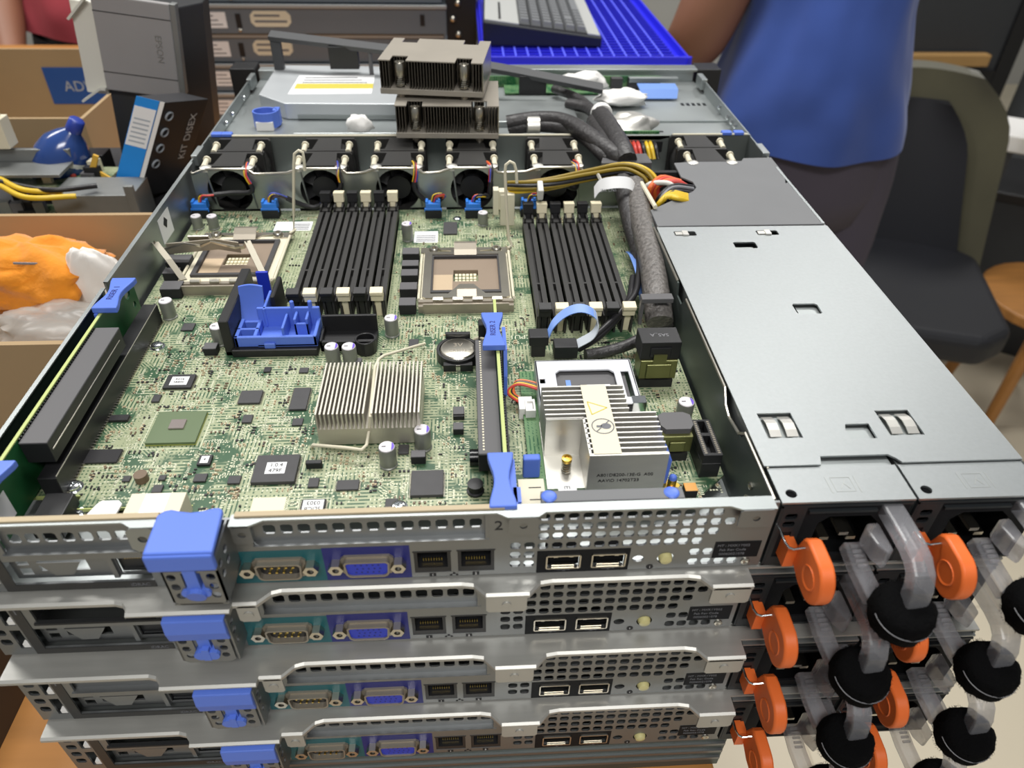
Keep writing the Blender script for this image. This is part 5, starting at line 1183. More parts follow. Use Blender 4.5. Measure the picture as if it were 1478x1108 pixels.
# ------------------------------------------------------------------ cartons on the bench
def carton(loc, sx, sy, sz, label, mt='carton', th=4, rotz=0, flaps=(), grp='open cardboard cartons on the bench', full=False):
    e = empty('cardboard_box', loc, rotz); top(e, label, 'box', grp)
    part('bottom', MB().box(0, sx, 0, sy, 0, th), mt, e)
    part('side', MB().box(0, th, 0, sy, th, sz), mt, e); part('side', MB().box(sx-th, sx, 0, sy, th, sz), mt, e)
    part('side', MB().box(th, sx-th, 0, th, th, sz), mt, e); part('side', MB().box(th, sx-th, sy-th, sy, th, sz), mt, e)
    for f in flaps:
        if f == 'near': part('flap', MB().strip([(sx/2, 1, sz), (sx/2, -40, sz-22), (sx/2, -70, sz-60)], (sx-6, 0, 0), th), mt, e)
        if f == 'left': part('flap', MB().strip([(1, sy/2, sz), (-50, sy/2, sz+18), (-95, sy/2, sz+10)], (0, sy-6, 0), th), mt, e)
        if f == 'far': part('flap', MB().strip([(sx/2, sy-1, sz), (sx/2, sy+45, sz+25)], (sx-6, 0, 0), th), mt, e)
    return e
A_ = carton((-330, 190, BT+0.2), 302, 180, 158, 'wide cardboard box with an orange cloth in it, close beside the opened server', flaps=())
B_ = carton((-520, 420, BT+0.2), 470, 210, 100, 'cardboard box full of loose boards and cables, between the other two', mt='carton_in')
C_ = carton((-480, 650, BT+0.2), 262, 280, 136, 'tall open cardboard box with a blue printed panel inside, behind the blue bottle', flaps=('left',))
bluep = part('printed_panel', MB().box(110, 209, 245, 245.8, 80, 140), 'sticker_blue_print', C_) if 'sticker_blue_print' in M else None
mat('print_blue', '#1d4f9a', 0.6)
pz = part('printed_panel', MB().box(92, 206, 274.6, 275.6, 62, 112), 'print_blue', C_); text('ADVICE', 20, 'ribbon_grey', pz, (149, 274.3, 86), (math.pi/2, 0, 0))
D_ = carton((-330, -54, BT+0.2), 262, 150, 60, 'low dark brown carton on the bench beside the lower servers', mt='carton_dark')
part('lid', MB().box(-1, 263, -1, 151, 60, 63), 'carton_dark', D_)

# orange cloth, paper and clear bag inside the first carton
mat('cloth', '#e08a1e', 0.95, var=0.1, vscale=60, bump=0.5, bscale=350, sheen=0.3); mat('bag', '#d9d5cf', 0.3, trans=0.3, alpha=0.45, bump=0.6, bscale=60); mat('tissue', '#e6e2dd', 0.85)
def lump(name, c, s3, seed, mt, label, cat, amp=0.22, n=40, m_=24, freq=1.6, floor=None):
    mb = MB().sphere((0, 0, 0), 1, n, m_); v = []
    for p in mb.v:
        q_ = Vector(p); k = 1+amp*noise.noise(q_*freq+Vector((seed, seed*2, 0)))+amp*0.45*noise.noise(q_*freq*2.9+Vector((0, seed, seed)))
        z = q_.z*s3[2]*k
        v.append((q_.x*s3[0]*k, q_.y*s3[1]*k, max(z, floor) if floor is not None else z))
    mb.v = v; o = part(name, mb, mt, None, loc=c, sm=80); return top(o, label, cat)
fillz = BT+4.3
fb = part('scrap_bundle', MB().prism([(0, 0), (230, 4), (286, 10), (290, 168), (10, 166)], 0, 96), 'carton_in', None, loc=(-324, 195, BT+4.4)); top(fb, 'folded brown packing card filling the box under the orange cloth', 'packing')
oc = at(60, 350, -10)
lump('orange_cloth', (oc.x-20, oc.y+6, BT+4.4+96+28), (62, 34, 30), 3.3, 'cloth', 'crumpled orange fleece cloth lying in the nearest carton', 'cloth', 0.34, floor=-26, freq=2.1)
lp_ = at(45, 357, 25); part('cloth_mark', MB().obox((16, -22, 23), (22, 1.0, 1.4), (0, 0.15, 0.2)), 'w_grey', bpy.data.objects['orange_cloth'])
wt = at(118, 360, -10); lump('white_paper', (wt.x+6, wt.y-2, BT+4.4+96+28), (24, 10, 32), 6.1, 'tissue', 'crumpled white paper beside the orange cloth', 'paper', 0.25, floor=-26)
bgp = at(90, 440, -25); lump('plastic_bag', (bgp.x-14, bgp.y+8, BT+4.4+96+16), (46, 34, 20), 8.8, 'bag', 'crumpled clear plastic bag under the orange cloth', 'bag', 0.35, floor=-15)
br_ = at(155, 370, -5); lump('plastic_scrap', (br_.x+4, br_.y-14, BT+4.4+96+13), (14, 12, 14), 2.2, 'bag', 'small crushed clear plastic scrap next to the white paper', 'plastic', 0.35, floor=-12)

# junk in the second carton
mat('junk_dark', '#2a2a2d', 0.5, var=0.2, vscale=40); mat('junk_grey', '#8b8d8c', 0.45, 0.6, var=0.1)
jk = part('parts_pile', MB().prism([(0, 0), (446, 0), (446, 190), (0, 195)], 0, 110), 'junk_dark', None, loc=(-505, 430, BT+4.4)); top(jk, 'heap of dark metal casings filling the box of loose boards', 'scrap')
def on_pile(px, py, z): p = at(px, py, z); return p
PZ = BT+4.4+110
def board_thing(name, c, sx, sy, rot, label, seed):
    e = empty(name, c, rot); top(e, label, 'circuit board', 'loose boards in the parts carton')
    part('board', MB().box(0, sx, 0, sy, 0, 1.6), 'pcb', e); rr = random.Random(seed)
    for k in range(12):
        x = rr.uniform(4, sx-18); y = rr.uniform(3, max(4, sy-14)); a = rr.uniform(5, 14); c2 = rr.uniform(4, 10); hh = rr.uniform(3, 12)
        part('component', MB().box(x, x+a, y, min(sy, y+c2), 1.6, 1.6+hh), rr.choice(('ivory', 'chip', 'junk_grey', 'blk', 'slotgrey')), e)
    return e
p = at(60, 245, -20); board_thing('circuit_board_card', (p.x-55, p.y-10, PZ+24), 110, 46, -0.06, 'green circuit board with white sockets lying on the parts heap', 1)
p = at(10, 275, -25); board_thing('circuit_board_card', (p.x-60, p.y-6, PZ+1), 90, 30, 0.1, 'small green board low in the parts heap beside yellow wires', 2)
bpx = part('metal_bracket', MB().box(0, 92, 0, 34, 0, 3).box(0, 92, 30, 34, 3, 14).box(0, 3, 0, 34, 3, 16), 'junk_grey', None, loc=(-250, 455, PZ+37), bevel=0.5); top(bpx, 'flat grey metal bracket resting on the green loose board', 'bracket')
mp_ = part('molex_socket', MB().box(0, 28, 0, 16, 0, 26).box(4, 24, 3, 13, 26, 34), 'ivory', None, loc=(-232, 478, PZ+54), bevel=0.8); top(mp_, 'white plastic connector housing standing on the grey bracket', 'connector')
for i, (c_, a, b2, c2, lab) in enumerate((('w_yellow', (0, 268), (40, 285), (110, 283), 'thick yellow wire looping out of the parts heap'), ('w_black', (0, 262), (70, 274), (140, 268), 'black wire tied along the yellow one'), ('w_yellow', (0, 258), (35, 274), (90, 277), 'second yellow wire over the parts heap'))):
    tb2 = MB().tube(bez([at(*a, -18), at(*b2, -16), at(*c2, -20)], 24), 2.4, 8); o = part('wire', tb2, c_, None, sm=80); top(o, lab, 'wire')
def junk(name, px, py, mb, mt, label, cat, dz=0.5, bevel=0.6, sm=0):
    p_ = at(px, py, PZ); o_ = part(name, mb, mt, None, loc=(p_.x, min(max(p_.y, 436), 560), PZ+dz), bevel=bevel, sm=sm); return top(o_, label, cat)
mat('junk_purple', '#4a4f9c', 0.4); mat('junk_brown', '#7a5b3e', 0.6)
junk('fan_housing', 128, 296, MB().plate(rrect(0, 44, 0, 30, 4), [circ(22, 15, 12, 20)], 0, 16).box(0, 44, 0, 3, 16, 24), 'blk', 'black square fan housing low in the parts heap', 'fan')
junk('plastic_clip', 40, 296, MB().strip(bez([(0, 0, 0), (8, 3, 12), (20, 4, 14), (30, 0, 4), (40, 2, 1)], 16), (0, 12, 0), 2), 'junk_purple', 'glossy blue plastic clip in the front of the parts heap', 'clip', dz=2)
junk('wire_coil', 95, 281, MB().tube([(14*math.cos(t*.5), 10*math.sin(t*.5), 5+t*.14) for t in range(70)], 1.6, 6), 'junk_brown', 'small brown coil of wire on the parts heap', 'wire coil', sm=80, bevel=0)
junk('drive_caddy', 62, 290, MB().box(0, 60, 0, 5, 0, 14).box(0, 60, 22, 27, 0, 14).box(0, 4, 5, 22, 0, 14), 'junk_dark', 'dark open drive caddy beside the yellow wires', 'caddy')
junk('flat_cable', 140, 280, MB().strip(bez([(0, 0, 8), (14, 2, 16), (30, 4, 12), (44, 2, 20), (60, 6, 4)], 20), (0, 9, 0), 1), 'w_grey', 'grey flat cable curling between casing and heap', 'cable', sm=60, bevel=0)
for i_, (px_, py_) in enumerate(((20, 291), (110, 262))):
    junk('black_casing', px_, py_, MB().box(0, 34, 0, 20, 0, 18+8*i_).box(4, 30, -1, 0, 4, 12), 'blk', ('small black casing under the yellow wires', 'black casing behind the brown coil')[i_], 'casing')
# blue bottle with a white label
mat('bottle_blue', '#2f4f95', 0.18, trans=0.25, coat=0.4); mat('bottle_cap', '#2a3f9a', 0.35)
bo = atY(90, 232, 500); e = empty('bottle', (bo.x-16, bo.y, PZ+14)); e.rotation_euler = (0.0, 0.62, 0.1); e.scale = (0.74, 0.74, 0.62); top(e, 'blue plastic bottle with white and red label leaning by the carton', 'bottle')
part('body', MB().lathe([(18, 0), (30, 3), (32, 25), (32, 48), (27, 68), (17, 84), (10, 92), (8, 96)], (0, 0, 0), 28), 'bottle_blue', e, sm=60)
part('cap', MB().lathe([(9, 94), (9.5, 96), (9, 112), (7, 114)], (0, 0, 0), 20), 'bottle_cap', e, sm=50)
lbq = MB(); nn = 10
for i in range(nn+1):
    a = -1.1+0.9*i/nn
    for z in (22, 60): lbq.v.append((32.5*math.cos(a)*(1 if z < 50 else 0.93), 32.5*math.sin(a)*(1 if z < 50 else 0.93), z))
for i in range(nn): lbq.f.append((2*i, 2*i+2, 2*i+3, 2*i+1)); lbq.mi.append(0)
part('label', lbq, 'paper', e); part('label_print', MB().sphere((20, -24, 40), 6, 10, 6, (0.8, 0.5, 1)), 'w_red', e)
yc = atY(135, 245, 480); o = part('yellow_tag', MB().prism([(0, 0), (34, -4), (12, 26), (8, 40), (4, 26)], 0, 2.5, 'y'), 'w_yellow2', None) if 'w_yellow2' in M else None
mat('yellowcard', '#d6a83f', 0.6)
o = part('yellow_card', MB().prism([(0, 0), (38, 4), (10, 26), (16, 38), (12, 40), (4, 26)], 0, 2.5, 'y'), 'yellowcard', None, loc=(yc.x-8, yc.y, PZ+8)); top(o, 'folded yellow card tag in front of the bottle', 'card')
o = part('metal_shell', MB().box(0, 70, 0, 40, 0, 30).box(66, 74, -4, 0, 0, 40), 'junk_grey', None, loc=(-160, 432, PZ+0.4), bevel=0.6); top(o, 'bent grey metal casing beside the yellow card', 'casing')

# black and blue retail box leaning, and the grey printer behind it
mat('box_black', '#333336', 0.45); mat('box_sky', '#1e8be0', 0.45); mat('printer_grey', '#949191', 0.55, var=0.02); mat('printer_dark', '#2d2e30', 0.45); mat('printer_beige', '#d8d6cc', 0.5)
c0 = [atY(197, 138, 478), atY(238, 148, 470), atY(207, 300, 470), atY(168, 292, 478)]
bx = empty('retail_box', (c0[3].x, c0[3].y, PZ+0.4)); top(bx, 'black box with a bright blue and white side, leaning beside the server', 'box')
rb_ = MB()
O = Vector((c0[3].x, c0[3].y, PZ+0.4))
def leanbox(u0, v0, e1, e2, e3):
    return [u0, u0+e1, u0+e1+e2, u0+e2, u0+e3, u0+e1+e3, u0+e1+e2+e3, u0+e2+e3]
base0 = Vector((c0[3].x, 640, 0)); tl = c0[0]; upv = (tl-c0[3]); ex = c0[1]-c0[0]; exn = ex.length
foot = c0[3].copy(); foot.z = PZ+0.6+13
upv = tl-foot
e3 = atY(308, 172, 520)-c0[1]; e3.z = -13
vs = leanbox(foot-O, None, ex, e3, upv); part('carton_body', MB().add(vs, [(0, 3, 2, 1), (4, 5, 6, 7), (0, 1, 5, 4), (1, 2, 6, 5), (2, 3, 7, 6), (3, 0, 4, 7)]), 'box_black', bx, bevel=0.5)
nrm = ex.cross(upv).normalized()*0.5
if nrm.y > 0: nrm = -nrm
def sidepatch(t0, t1, mt, s0=0.0, s1=1.0, d=1.0, nm='print'):
    f = foot-O; a = f+upv*t0+ex*s0+nrm*d; b2 = f+upv*t0+ex*s1+nrm*d; c2 = f+upv*t1+ex*s1+nrm*d; d2 = f+upv*t1+ex*s0+nrm*d
    return part(nm, MB().add([a, b2, c2, d2, a-nrm*.5, b2-nrm*.5, c2-nrm*.5, d2-nrm*.5], [(0, 1, 2, 3), (0, 4, 5, 1), (1, 5, 6, 2), (2, 6, 7, 3), (3, 7, 4, 0)]), mt, bx)
sidepatch(0.0, 1.0, 'box_sky', 0, 0.82, 0.6); sidepatch(0.52, 0.91, 'paper', 0.03, 0.80, 1.3); sidepatch(0.0, 1.0, 'white', 0.84, 1.0, 0.8)
for k in range(6): sidepatch(0.56+k*0.045, 0.575+k*0.045, 'ribbon_grey', 0.12, 0.7, 1.6)
# rings printed on the dark face
fn = e3.cross(upv).normalized(); fn = -fn if fn.y > 0 else fn
for k in range(4):
    c_ = foot-O+ex+upv*(0.86-k*0.165)+e3*0.17+fn*0.6
    u1 = e3.normalized(); u2 = upv.normalized(); pts = [c_+(u1*math.cos(2*math.pi*i/20)+u2*math.sin(2*math.pi*i/20))*3.9 for i in range(21)]
    part('printed_ring', MB().tube(pts, 0.9, 5), 'ribbon_grey', bx)
R3 = Matrix((u2, -u1, fn)).transposed()
kt = put('lettering', text_mesh('KIT DISEX', 11, 'white'), bx, foot-O+ex+upv*0.62+e3*0.74+fn*0.7); kt.rotation_euler = R3.to_euler()
# printer standing on end
PY = 548
pr0 = atY(155, 142, PY); pr1 = atY(258, 140, PY); ph = atY(155, 3, PY).z-pr0.z; pfd = pr0.z-PZ-0.4
pe = empty('receipt_printer', (pr0.x-8, PY, PZ+9)); pw2 = pr1.x-pr0.x; pe.rotation_euler = (0, 0.13, 0); top(pe, 'grey and black box-shaped printer standing on end in front of the grey servers', 'printer')
part('front_cover', MB().box(0, pw2, 0, 6, pfd, pfd+ph), 'printer_grey', pe, bevel=1.2)
part('body', MB().prism([(0, 6), (pw2+2, 6), (pw2+18, 40), (pw2+16, 70), (4, 70)], 10, pfd+ph-4), 'printer_dark', pe, bevel=1.5)
part('body_foot', MB().prism([(4, 10), (pw2+18, 10), (pw2+16, 40), (pw2+14, 68), (6, 68)], 0, 12), 'printer_dark', pe, bevel=1)
part('trim', MB().box(pw2-0.2, pw2+5, 1, 10, pfd+4, pfd+ph), 'junk_grey', pe, bevel=0.6)
part('seam', MB().box(0.2, pw2-0.2, -0.2, 0, pfd+ph*0.83, pfd+ph*0.83+0.8).box(0.2, pw2-0.2, -0.2, 0, pfd+ph*0.2, pfd+ph*0.2+0.8), 'printer_dark', pe)
part('chassis_side', MB().prism([(-20, 4), (0, 4), (0, 70), (-16, 70)], pfd-6, pfd+ph*0.9), 'printer_beige', pe, bevel=1.0)
part('chassis_flange', MB().strip([(-24, 3, pfd-14), (-6, 2, pfd), (0, 1, pfd+1)], (0, 8, 0), 2), 'printer_beige', pe); part('chassis_flange', MB().strip([(-22, 3, pfd-6+ph*0.78), (-4, 2, pfd+ph*0.95)], (0, 8, 0), 2), 'printer_beige', pe)
text('EPSON', 8, 'junk_grey', pe, (pw2*0.80, -0.2, pfd+ph*0.52), (math.pi/2, math.pi/2, 0))
# ------------------------------------------------------------------ grey servers stacked behind
gy = 1040
gz = BT+0.2; k = 0
glabs = ['bottom', 'second', 'third', 'fourth', 'fifth', 'sixth', 'seventh', 'eighth']
while k < 7:
    x0 = -250+(k % 2)*6; g = empty('grey_server', (x0, gy+(k % 3)*4, gz)); wd = 420
    part('case', MB().box(0, wd, 0, 430, 0, 41), 'greysrv', g, bevel=0.8); part('cover_lip', MB().box(-1, wd+1, -3, 0, 36, 41.4), 'greysrv_hi', g, bevel=0.8)
    part('sticker', MB().box(52, 90, -0.4, 0, 8, 30), 'paper', g); part('sticker', MB().prism(rrect(126, 186, 10, 32, 6), -0.4, 0, 'y'), 'ivory', g)
    for j in range(3): part('sticker_print', MB().box(56, 84-j*6, -0.6, -0.4, 12+j*6, 13.6+j*6), 'ink_grey', g)
    for j in range(2): part('sticker_print', MB().box(132, 180-j*10, -0.6, -0.4, 16+j*8, 19+j*8), 'ink_grey', g)
    part('slot', MB().box(104, 112, -0.5, 0, 8, 28), 'blk', g); part('pin', MB().sphere((108, -1, 5), 2.5, 8, 6), 'steel', g); part('slot', MB().box(wd-40, wd-33, -0.5, 0, 12, 28), 'blk', g)
    top(g, 'grey server case with stickers behind the printer, %s from the bench' % glabs[k], 'server', 'grey server cases behind the printer')
    gz += 43; k += 1
# black rack rail with round heads beside them
rk = empty('rack_rail', (176, 1046, BT+0.2)); part('rail', MB().box(0, 46, 0, 40, 0, 300), 'blk', rk, bevel=0.6)
for z in range(18, 300, 22): part('bolt_head', MB().sphere((10+(z//22 % 2)*8, -2, z), 5, 10, 6), 'steel', rk)
top(rk, 'upright black rail with shiny bolt heads beside the grey servers', 'rack rail')

# ------------------------------------------------------------------ keyboard on a blue tray, on two plain cases
TZ = 0.0
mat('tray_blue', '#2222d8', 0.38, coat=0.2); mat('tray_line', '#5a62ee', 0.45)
ta, tb3 = at(738, 86, TZ), at(1005, 84, TZ+6)
ty = ta.y; tx0 = at(690, 40, TZ).x; tx1 = tb3.x; tl_ = 420
tt = empty('grid_tray', (tx0, ty, TZ-10)); top(tt, 'bright blue plastic tray with a raised grid, under the keyboard', 'tray')
tw = tx1-tx0
part('tray_floor', MB().box(0, tw, 0, tl_, 0, 4), 'tray_blue', tt)
rim = MB()
for q in (((0, 0), (tw, 0)), ((tw, 0), (tw, tl_)), ((tw, tl_), (0, tl_)), ((0, tl_), (0, 0))):
    a = Vector((*q[0], 0)); b2 = Vector((*q[1], 0)); d = (b2-a).normalized(); n_ = Vector((-d.y, d.x, 0))
    rim.add([a, b2, b2+n_*3+Vector((0, 0, 13)), a+n_*3+Vector((0, 0, 13)), a+n_*6+Vector((0, 0, 13)), b2+n_*6+Vector((0, 0, 13)), b2+n_*8, a+n_*8], [(0, 1, 2, 3), (3, 2, 5, 4), (4, 5, 6, 7), (7, 6, 1, 0), (0, 3, 4, 7), (1, 6, 5, 2)])
part('tray_rim', rim, 'tray_blue', tt, bevel=1.0)
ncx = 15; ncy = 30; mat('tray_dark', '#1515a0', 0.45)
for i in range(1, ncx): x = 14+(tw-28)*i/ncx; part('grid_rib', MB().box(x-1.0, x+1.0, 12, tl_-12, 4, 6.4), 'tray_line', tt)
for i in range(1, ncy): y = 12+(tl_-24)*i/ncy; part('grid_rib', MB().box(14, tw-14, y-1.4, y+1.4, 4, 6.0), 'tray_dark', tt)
ks = at(697, 60, TZ); ke = at(869, 66, TZ)
mat('key_silver', '#b9bab8', 0.45, 0.3); mat('key_cap', '#6d6f72', 0.55); mat('key_base', '#1f2226', 0.45)
kw = ke.x-ks.x
kb = empty('keyboard', (ks.x, ke.y+10, TZ-3.3)); kb.rotation_euler = (0, 0, -0.03); top(kb, 'black and silver keyboard lying on the blue tray', 'keyboard')
prf = [(0, 0), (kw, 0), (kw, 12), (0, 30)]
KL = 330
part('base', MB().prism(prf, 0, KL, 'y'), 'key_base', kb, bevel=2.0)
def kz(x): return 30-18*x/kw+0.2
sl_ = math.atan2(-18, kw)
def slab(x0, x1, y0, y1, h0, h1): return [(x0, y0, kz(x0)+h0), (x1, y0, kz(x1)+h0), (x1, y1, kz(x1)+h0), (x0, y1, kz(x0)+h0), (x0, y0, kz(x0)+h1), (x1, y0, kz(x1)+h1), (x1, y1, kz(x1)+h1), (x0, y1, kz(x0)+h1)]
BF = [(0, 3, 2, 1), (4, 5, 6, 7), (0, 1, 5, 4), (1, 2, 6, 5), (2, 3, 7, 6), (3, 0, 4, 7)]
part('deck', MB().add(slab(2, kw*0.30, 3, KL-3, 0, 1.5), BF), 'key_silver', kb); part('deck', MB().add(slab(kw*0.88, kw-2, 3, KL-3, 0, 1.5), BF), 'key_silver', kb); part('deck', MB().add(slab(kw*0.30, kw*0.88, 3, KL-3, 0, 0.8), BF), 'blk', kb)
part('groove', MB().add(slab(kw*.13, kw*.15, 14, 110, 1.5, 1.8), BF), 'ink', kb)
rw = kw*0.58/6
kme = {}
for r_ in range(6):
    x0 = kw*0.30+r_*rw
    y = 8
    while y < KL-20:
        ln = rw*1.05
        if r_ == 5 and 90 < y < 150: ln = 80
        if r_ == 4 and (30 < y < 45): ln = rw*1.9
        part('key', MB().add([(x0+1, y, kz(x0+1)+.8), (x0+rw-1, y, kz(x0+rw-1)+.8), (x0+rw-1, y+ln-3.0, kz(x0+rw-1)+.8), (x0+1, y+ln-3.0, kz(x0+1)+.8), (x0+2.6, y+2, kz(x0+2.6)+7), (x0+rw-2.6, y+2, kz(x0+rw-2.6)+7), (x0+rw-2.6, y+ln-5.0, kz(x0+rw-2.6)+7), (x0+2.6, y+ln-5.0, kz(x0+2.6)+7)], BF), 'key_cap', kb)
        y += ln
zz = BT+0.2; hh = (TZ-10.4-zz)/3
for k in range(3):
    g = empty('plain_case', (tx0+4, ty+6, zz)); part('case', MB().box(0, min(tw-8, 330-tx0-4), 0, tl_-10, 0, hh-0.3), 'greysrv', g, bevel=0.8); part('cover_lip', MB().box(0, min(tw-8, 330-tx0-4), -2, 0, hh-5, hh-0.3), 'greysrv_hi', g)
    top(g, 'plain grey case under the blue tray, %s of three' % ('bottom', 'middle', 'topmost')[k], 'server', 'cases carrying the tray'); zz += hh

# ------------------------------------------------------------------ people
mat('skin', '#8a5f49', 0.55, var=0.05, vscale=8); mat('shirt_blue', '#34509c', 0.85, var=0.2, vscale=5, bump=0.8, bscale=16, sheen=0.2); mat('trousers', '#4a4450', 0.9, var=0.08, vscale=6); mat('shirt_red', '#9c3a44', 0.9, var=0.1, vscale=5, bump=0.3, bscale=14); mat('hair', '#15110f', 0.7); mat('shoe', '#1c1a1a', 0.5); mat('trousers_dark', '#26262c', 0.9)
def skin_obj(name, verts, edges, rads, mt, root=0, sub=2):
    me = bpy.data.meshes.new(name); me.from_pydata([Vector(v)*U for v in verts], edges, []); mats_of(me, mt)
    o = bpy.data.objects.new(name, me); C.objects.link(o)
    sm_ = o.modifiers.new('skin', 'SKIN'); sm_.use_smooth_shade = True
    for i, r_ in enumerate(rads): me.skin_vertices[0].data[i].radius = ((r_[0])*U, (r_[1])*U) if isinstance(r_, tuple) else (r_*U, r_*U)
    for i in range(len(rads)): me.skin_vertices[0].data[i].use_root = (i == root)
    sb = o.modifiers.new('sub', 'SUBSURF'); sb.levels = sub; sb.render_levels = sub
    return o
def person(loc, rotz, shirt, pants, label, arms):
    """standing figure, 1.70 m; local -y is the front"""
    e = bpy.data.objects.new('person', None); C.objects.link(e); e.location = Vector((loc[0], loc[1], loc[2]+Z0))*U; e.rotation_euler = (0, 0, rotz); top(e, label, 'person')
    V = [(0, 0, 930), (0, -6, 1080), (0, 0, 1230), (0, 6, 1380), (0, 6, 1450), (0, -8, 1500), (0, -18, 1570), (0, -14, 1650), (0, -8, 1690)]
    Rr = [(135, 100), (112, 92), (104, 92), (110, 80), (55, 55), (52, 55), (68, 84), (74, 90), (46, 56)]
    E_ = [(i, i+1) for i in range(8)]
    for s in (-1, 1):
        b0 = len(V); V += [(s*88, 0, 880), (s*98, -6, 690), (s*100, -4, 480), (s*104, 16, 300), (s*106, 20, 90), (s*108, -20, 45), (s*112, -110, 30)]
        Rr += [88, 78, 56, 52, 36, 38, 30]; E_ += [(0, b0)]+[(b0+i, b0+i+1) for i in range(6)]
        a0 = len(V); arm = arms[0 if s < 0 else 1]; V += [(s*150, 8, 1375)]+list(arm); Rr += [58, 58, 54, 46, 28, 24]; E_ += [(3, a0)]+[(a0+i, a0+i+1) for i in range(5)]
        # hand: palm already, five fingers rooted in it
        w_ = Vector(arm[-1]); d = (w_-Vector(arm[-2])).normalized(); sd = d.cross(Vector((0, 0, 1))).normalized(); dn = d.cross(sd)
        for fi, (off_, ln) in enumerate(((-26, 62), (-9, 72), (9, 68), (25, 52))):
            f0 = len(V); V += [w_+d*34+sd*off_, w_+d*(34+ln*.5)+sd*off_*1.1-dn*6*0, w_+d*(34+ln*.92)+sd*off_*1.1+Vector((0, 0, -14))]; Rr += [11, 9, 7.5]; E_ += [(a0+5, f0), (f0, f0+1), (f0+1, f0+2)]
        f0 = len(V); V += [w_+d*8+sd*30*s, w_+d*36+sd*46*s, w_+d*58+sd*48*s+Vector((0, 0, -8))]; Rr += [12, 10, 8]; E_ += [(a0+5, f0), (f0, f0+1), (f0+1, f0+2)]
    body = skin_obj('body', V, E_, Rr, 'skin'); body.parent = e
    # head details
    def loc_part(nm, mb, mt, sm=60): return part(nm, mb, mt, e, sm=sm)
    loc_part('hair', MB().sphere((0, 4, 1650), 92, 20, 14, (0.95, 1.12, 0.86)), 'hair'); loc_part('nose', MB().cyl((0, -96, 1610), (0, -116, 1580), 7, 12, 8), 'skin')
    for s in (-1, 1): loc_part('ear', MB().sphere((s*76, 6, 1595), 20, 10, 8, (0.35, 0.6, 1.2)), 'skin'); loc_part('eye', MB().sphere((s*30, -92, 1612), 9, 10, 8), 'blk_gloss')
    loc_part('mouth', MB().obox((0, -97, 1552), (44, 6, 7), (0, 0, 0)), 'w_red')
    # shirt: loose garment over trunk with sleeves
    rings = [(985, 186, 150), (1010, 180, 150), (1030, 174, 148), (1050, 168, 146), (1075, 160, 142), (1100, 152, 138), (1130, 144, 134), (1160, 136, 130), (1190, 130, 128), (1230, 132, 126), (1290, 138, 122), (1370, 170, 112), (1425, 130, 90), (1455, 72, 70)]
    sh_ = MB(); n = 48
    for zi, (z, a, b2) in enumerate(rings):
        for k in range(n):
            t = 2*math.pi*k/n; f = 1+0.05*noise.noise(Vector((math.cos(t)*1.6, math.sin(t)*1.6, z*0.006+loc[0]*.01)))*2+0.02*math.sin(7*t+z*.01)+0.05*noise.noise(Vector((math.cos(t)*4.2, math.sin(t)*4.2, z*0.014+2)))
            sh_.v.append((a*math.cos(t)*f, b2*math.sin(t)*f, z+8*math.sin(2*t+1)*(1 if zi == 0 else 0)))
    for i in range(len(rings)-1):
        for k in range(n): sh_.f.append((i*n+k, i*n+(k+1) % n, (i+1)*n+(k+1) % n, (i+1)*n+k)); sh_.mi.append(0)
    for s in (-1, 1):
        arm = arms[0 if s < 0 else 1]; a = Vector((s*92, 6, 1392)); b2 = Vector(arm[0]); c2 = Vector(arm[1])
        sh_.tube(bez([a, a.lerp(b2, .5)+Vector((s*10, 0, 20)), b2], 12), [76, 80, 80, 78, 76, 74, 72, 70, 69, 68, 68, 68, 68], 18)
    so = loc_part('shirt', sh_, shirt, 80); so.modifiers.new('sub', 'SUBSURF').levels = 1
    tr_ = MB()
    for s in (-1, 1): tr_.tube(bez([(s*70, 0, 960), (s*92, -2, 820), (s*98, -4, 640), (s*102, 0, 460), (s*106, 14, 260), (s*108, 18, 80)], 20), [112, 112, 110, 106, 102, 98, 95, 92, 90, 86, 84, 82, 80, 78, 76, 74, 73, 72, 71, 70, 70][:21], 22)
    tr_.lathe([(150, 840), (165, 900), (160, 985)], (0, 0, 0), 28); tr_.v = [(p[0], p[1]*(0.80 if p[2] > 800 else 1), p[2]) for p in tr_.v]
    loc_part('trousers', tr_, pants, 80)
    for s in (-1, 1): loc_part('shoe', MB().sphere((s*110, -50, 32), 1, 14, 10, (46, 120, 32)), 'shoe')
    return e
FL = -Z0
person((790, 1085, FL), math.pi-0.1, 'shirt_blue', 'trousers', 'person in a blue shirt and grey trousers standing behind the tray',
       [[(-128, -70, 1270), (-118, -160, 1150), (-108, -200, 1110), (-90, -340, 1090), (-80, -390, 1085)], [(162, 10, 1275), (206, 18, 1128), (212, -50, 1096), (170, -230, 1075), (150, -290, 1070)]])
person((-640, 1790, FL), 0.2, 'shirt_red', 'trousers_dark', 'person in a dark red shirt at the far end of the bench',
       [[(-205, 0, 1230), (-215, 0, 1120), (-212, -10, 1060), (-190, -160, 960), (-186, -230, 940)], [(205, 0, 1230), (215, 0, 1120), (212, -10, 1060), (190, -160, 960), (186, -230, 940)]])

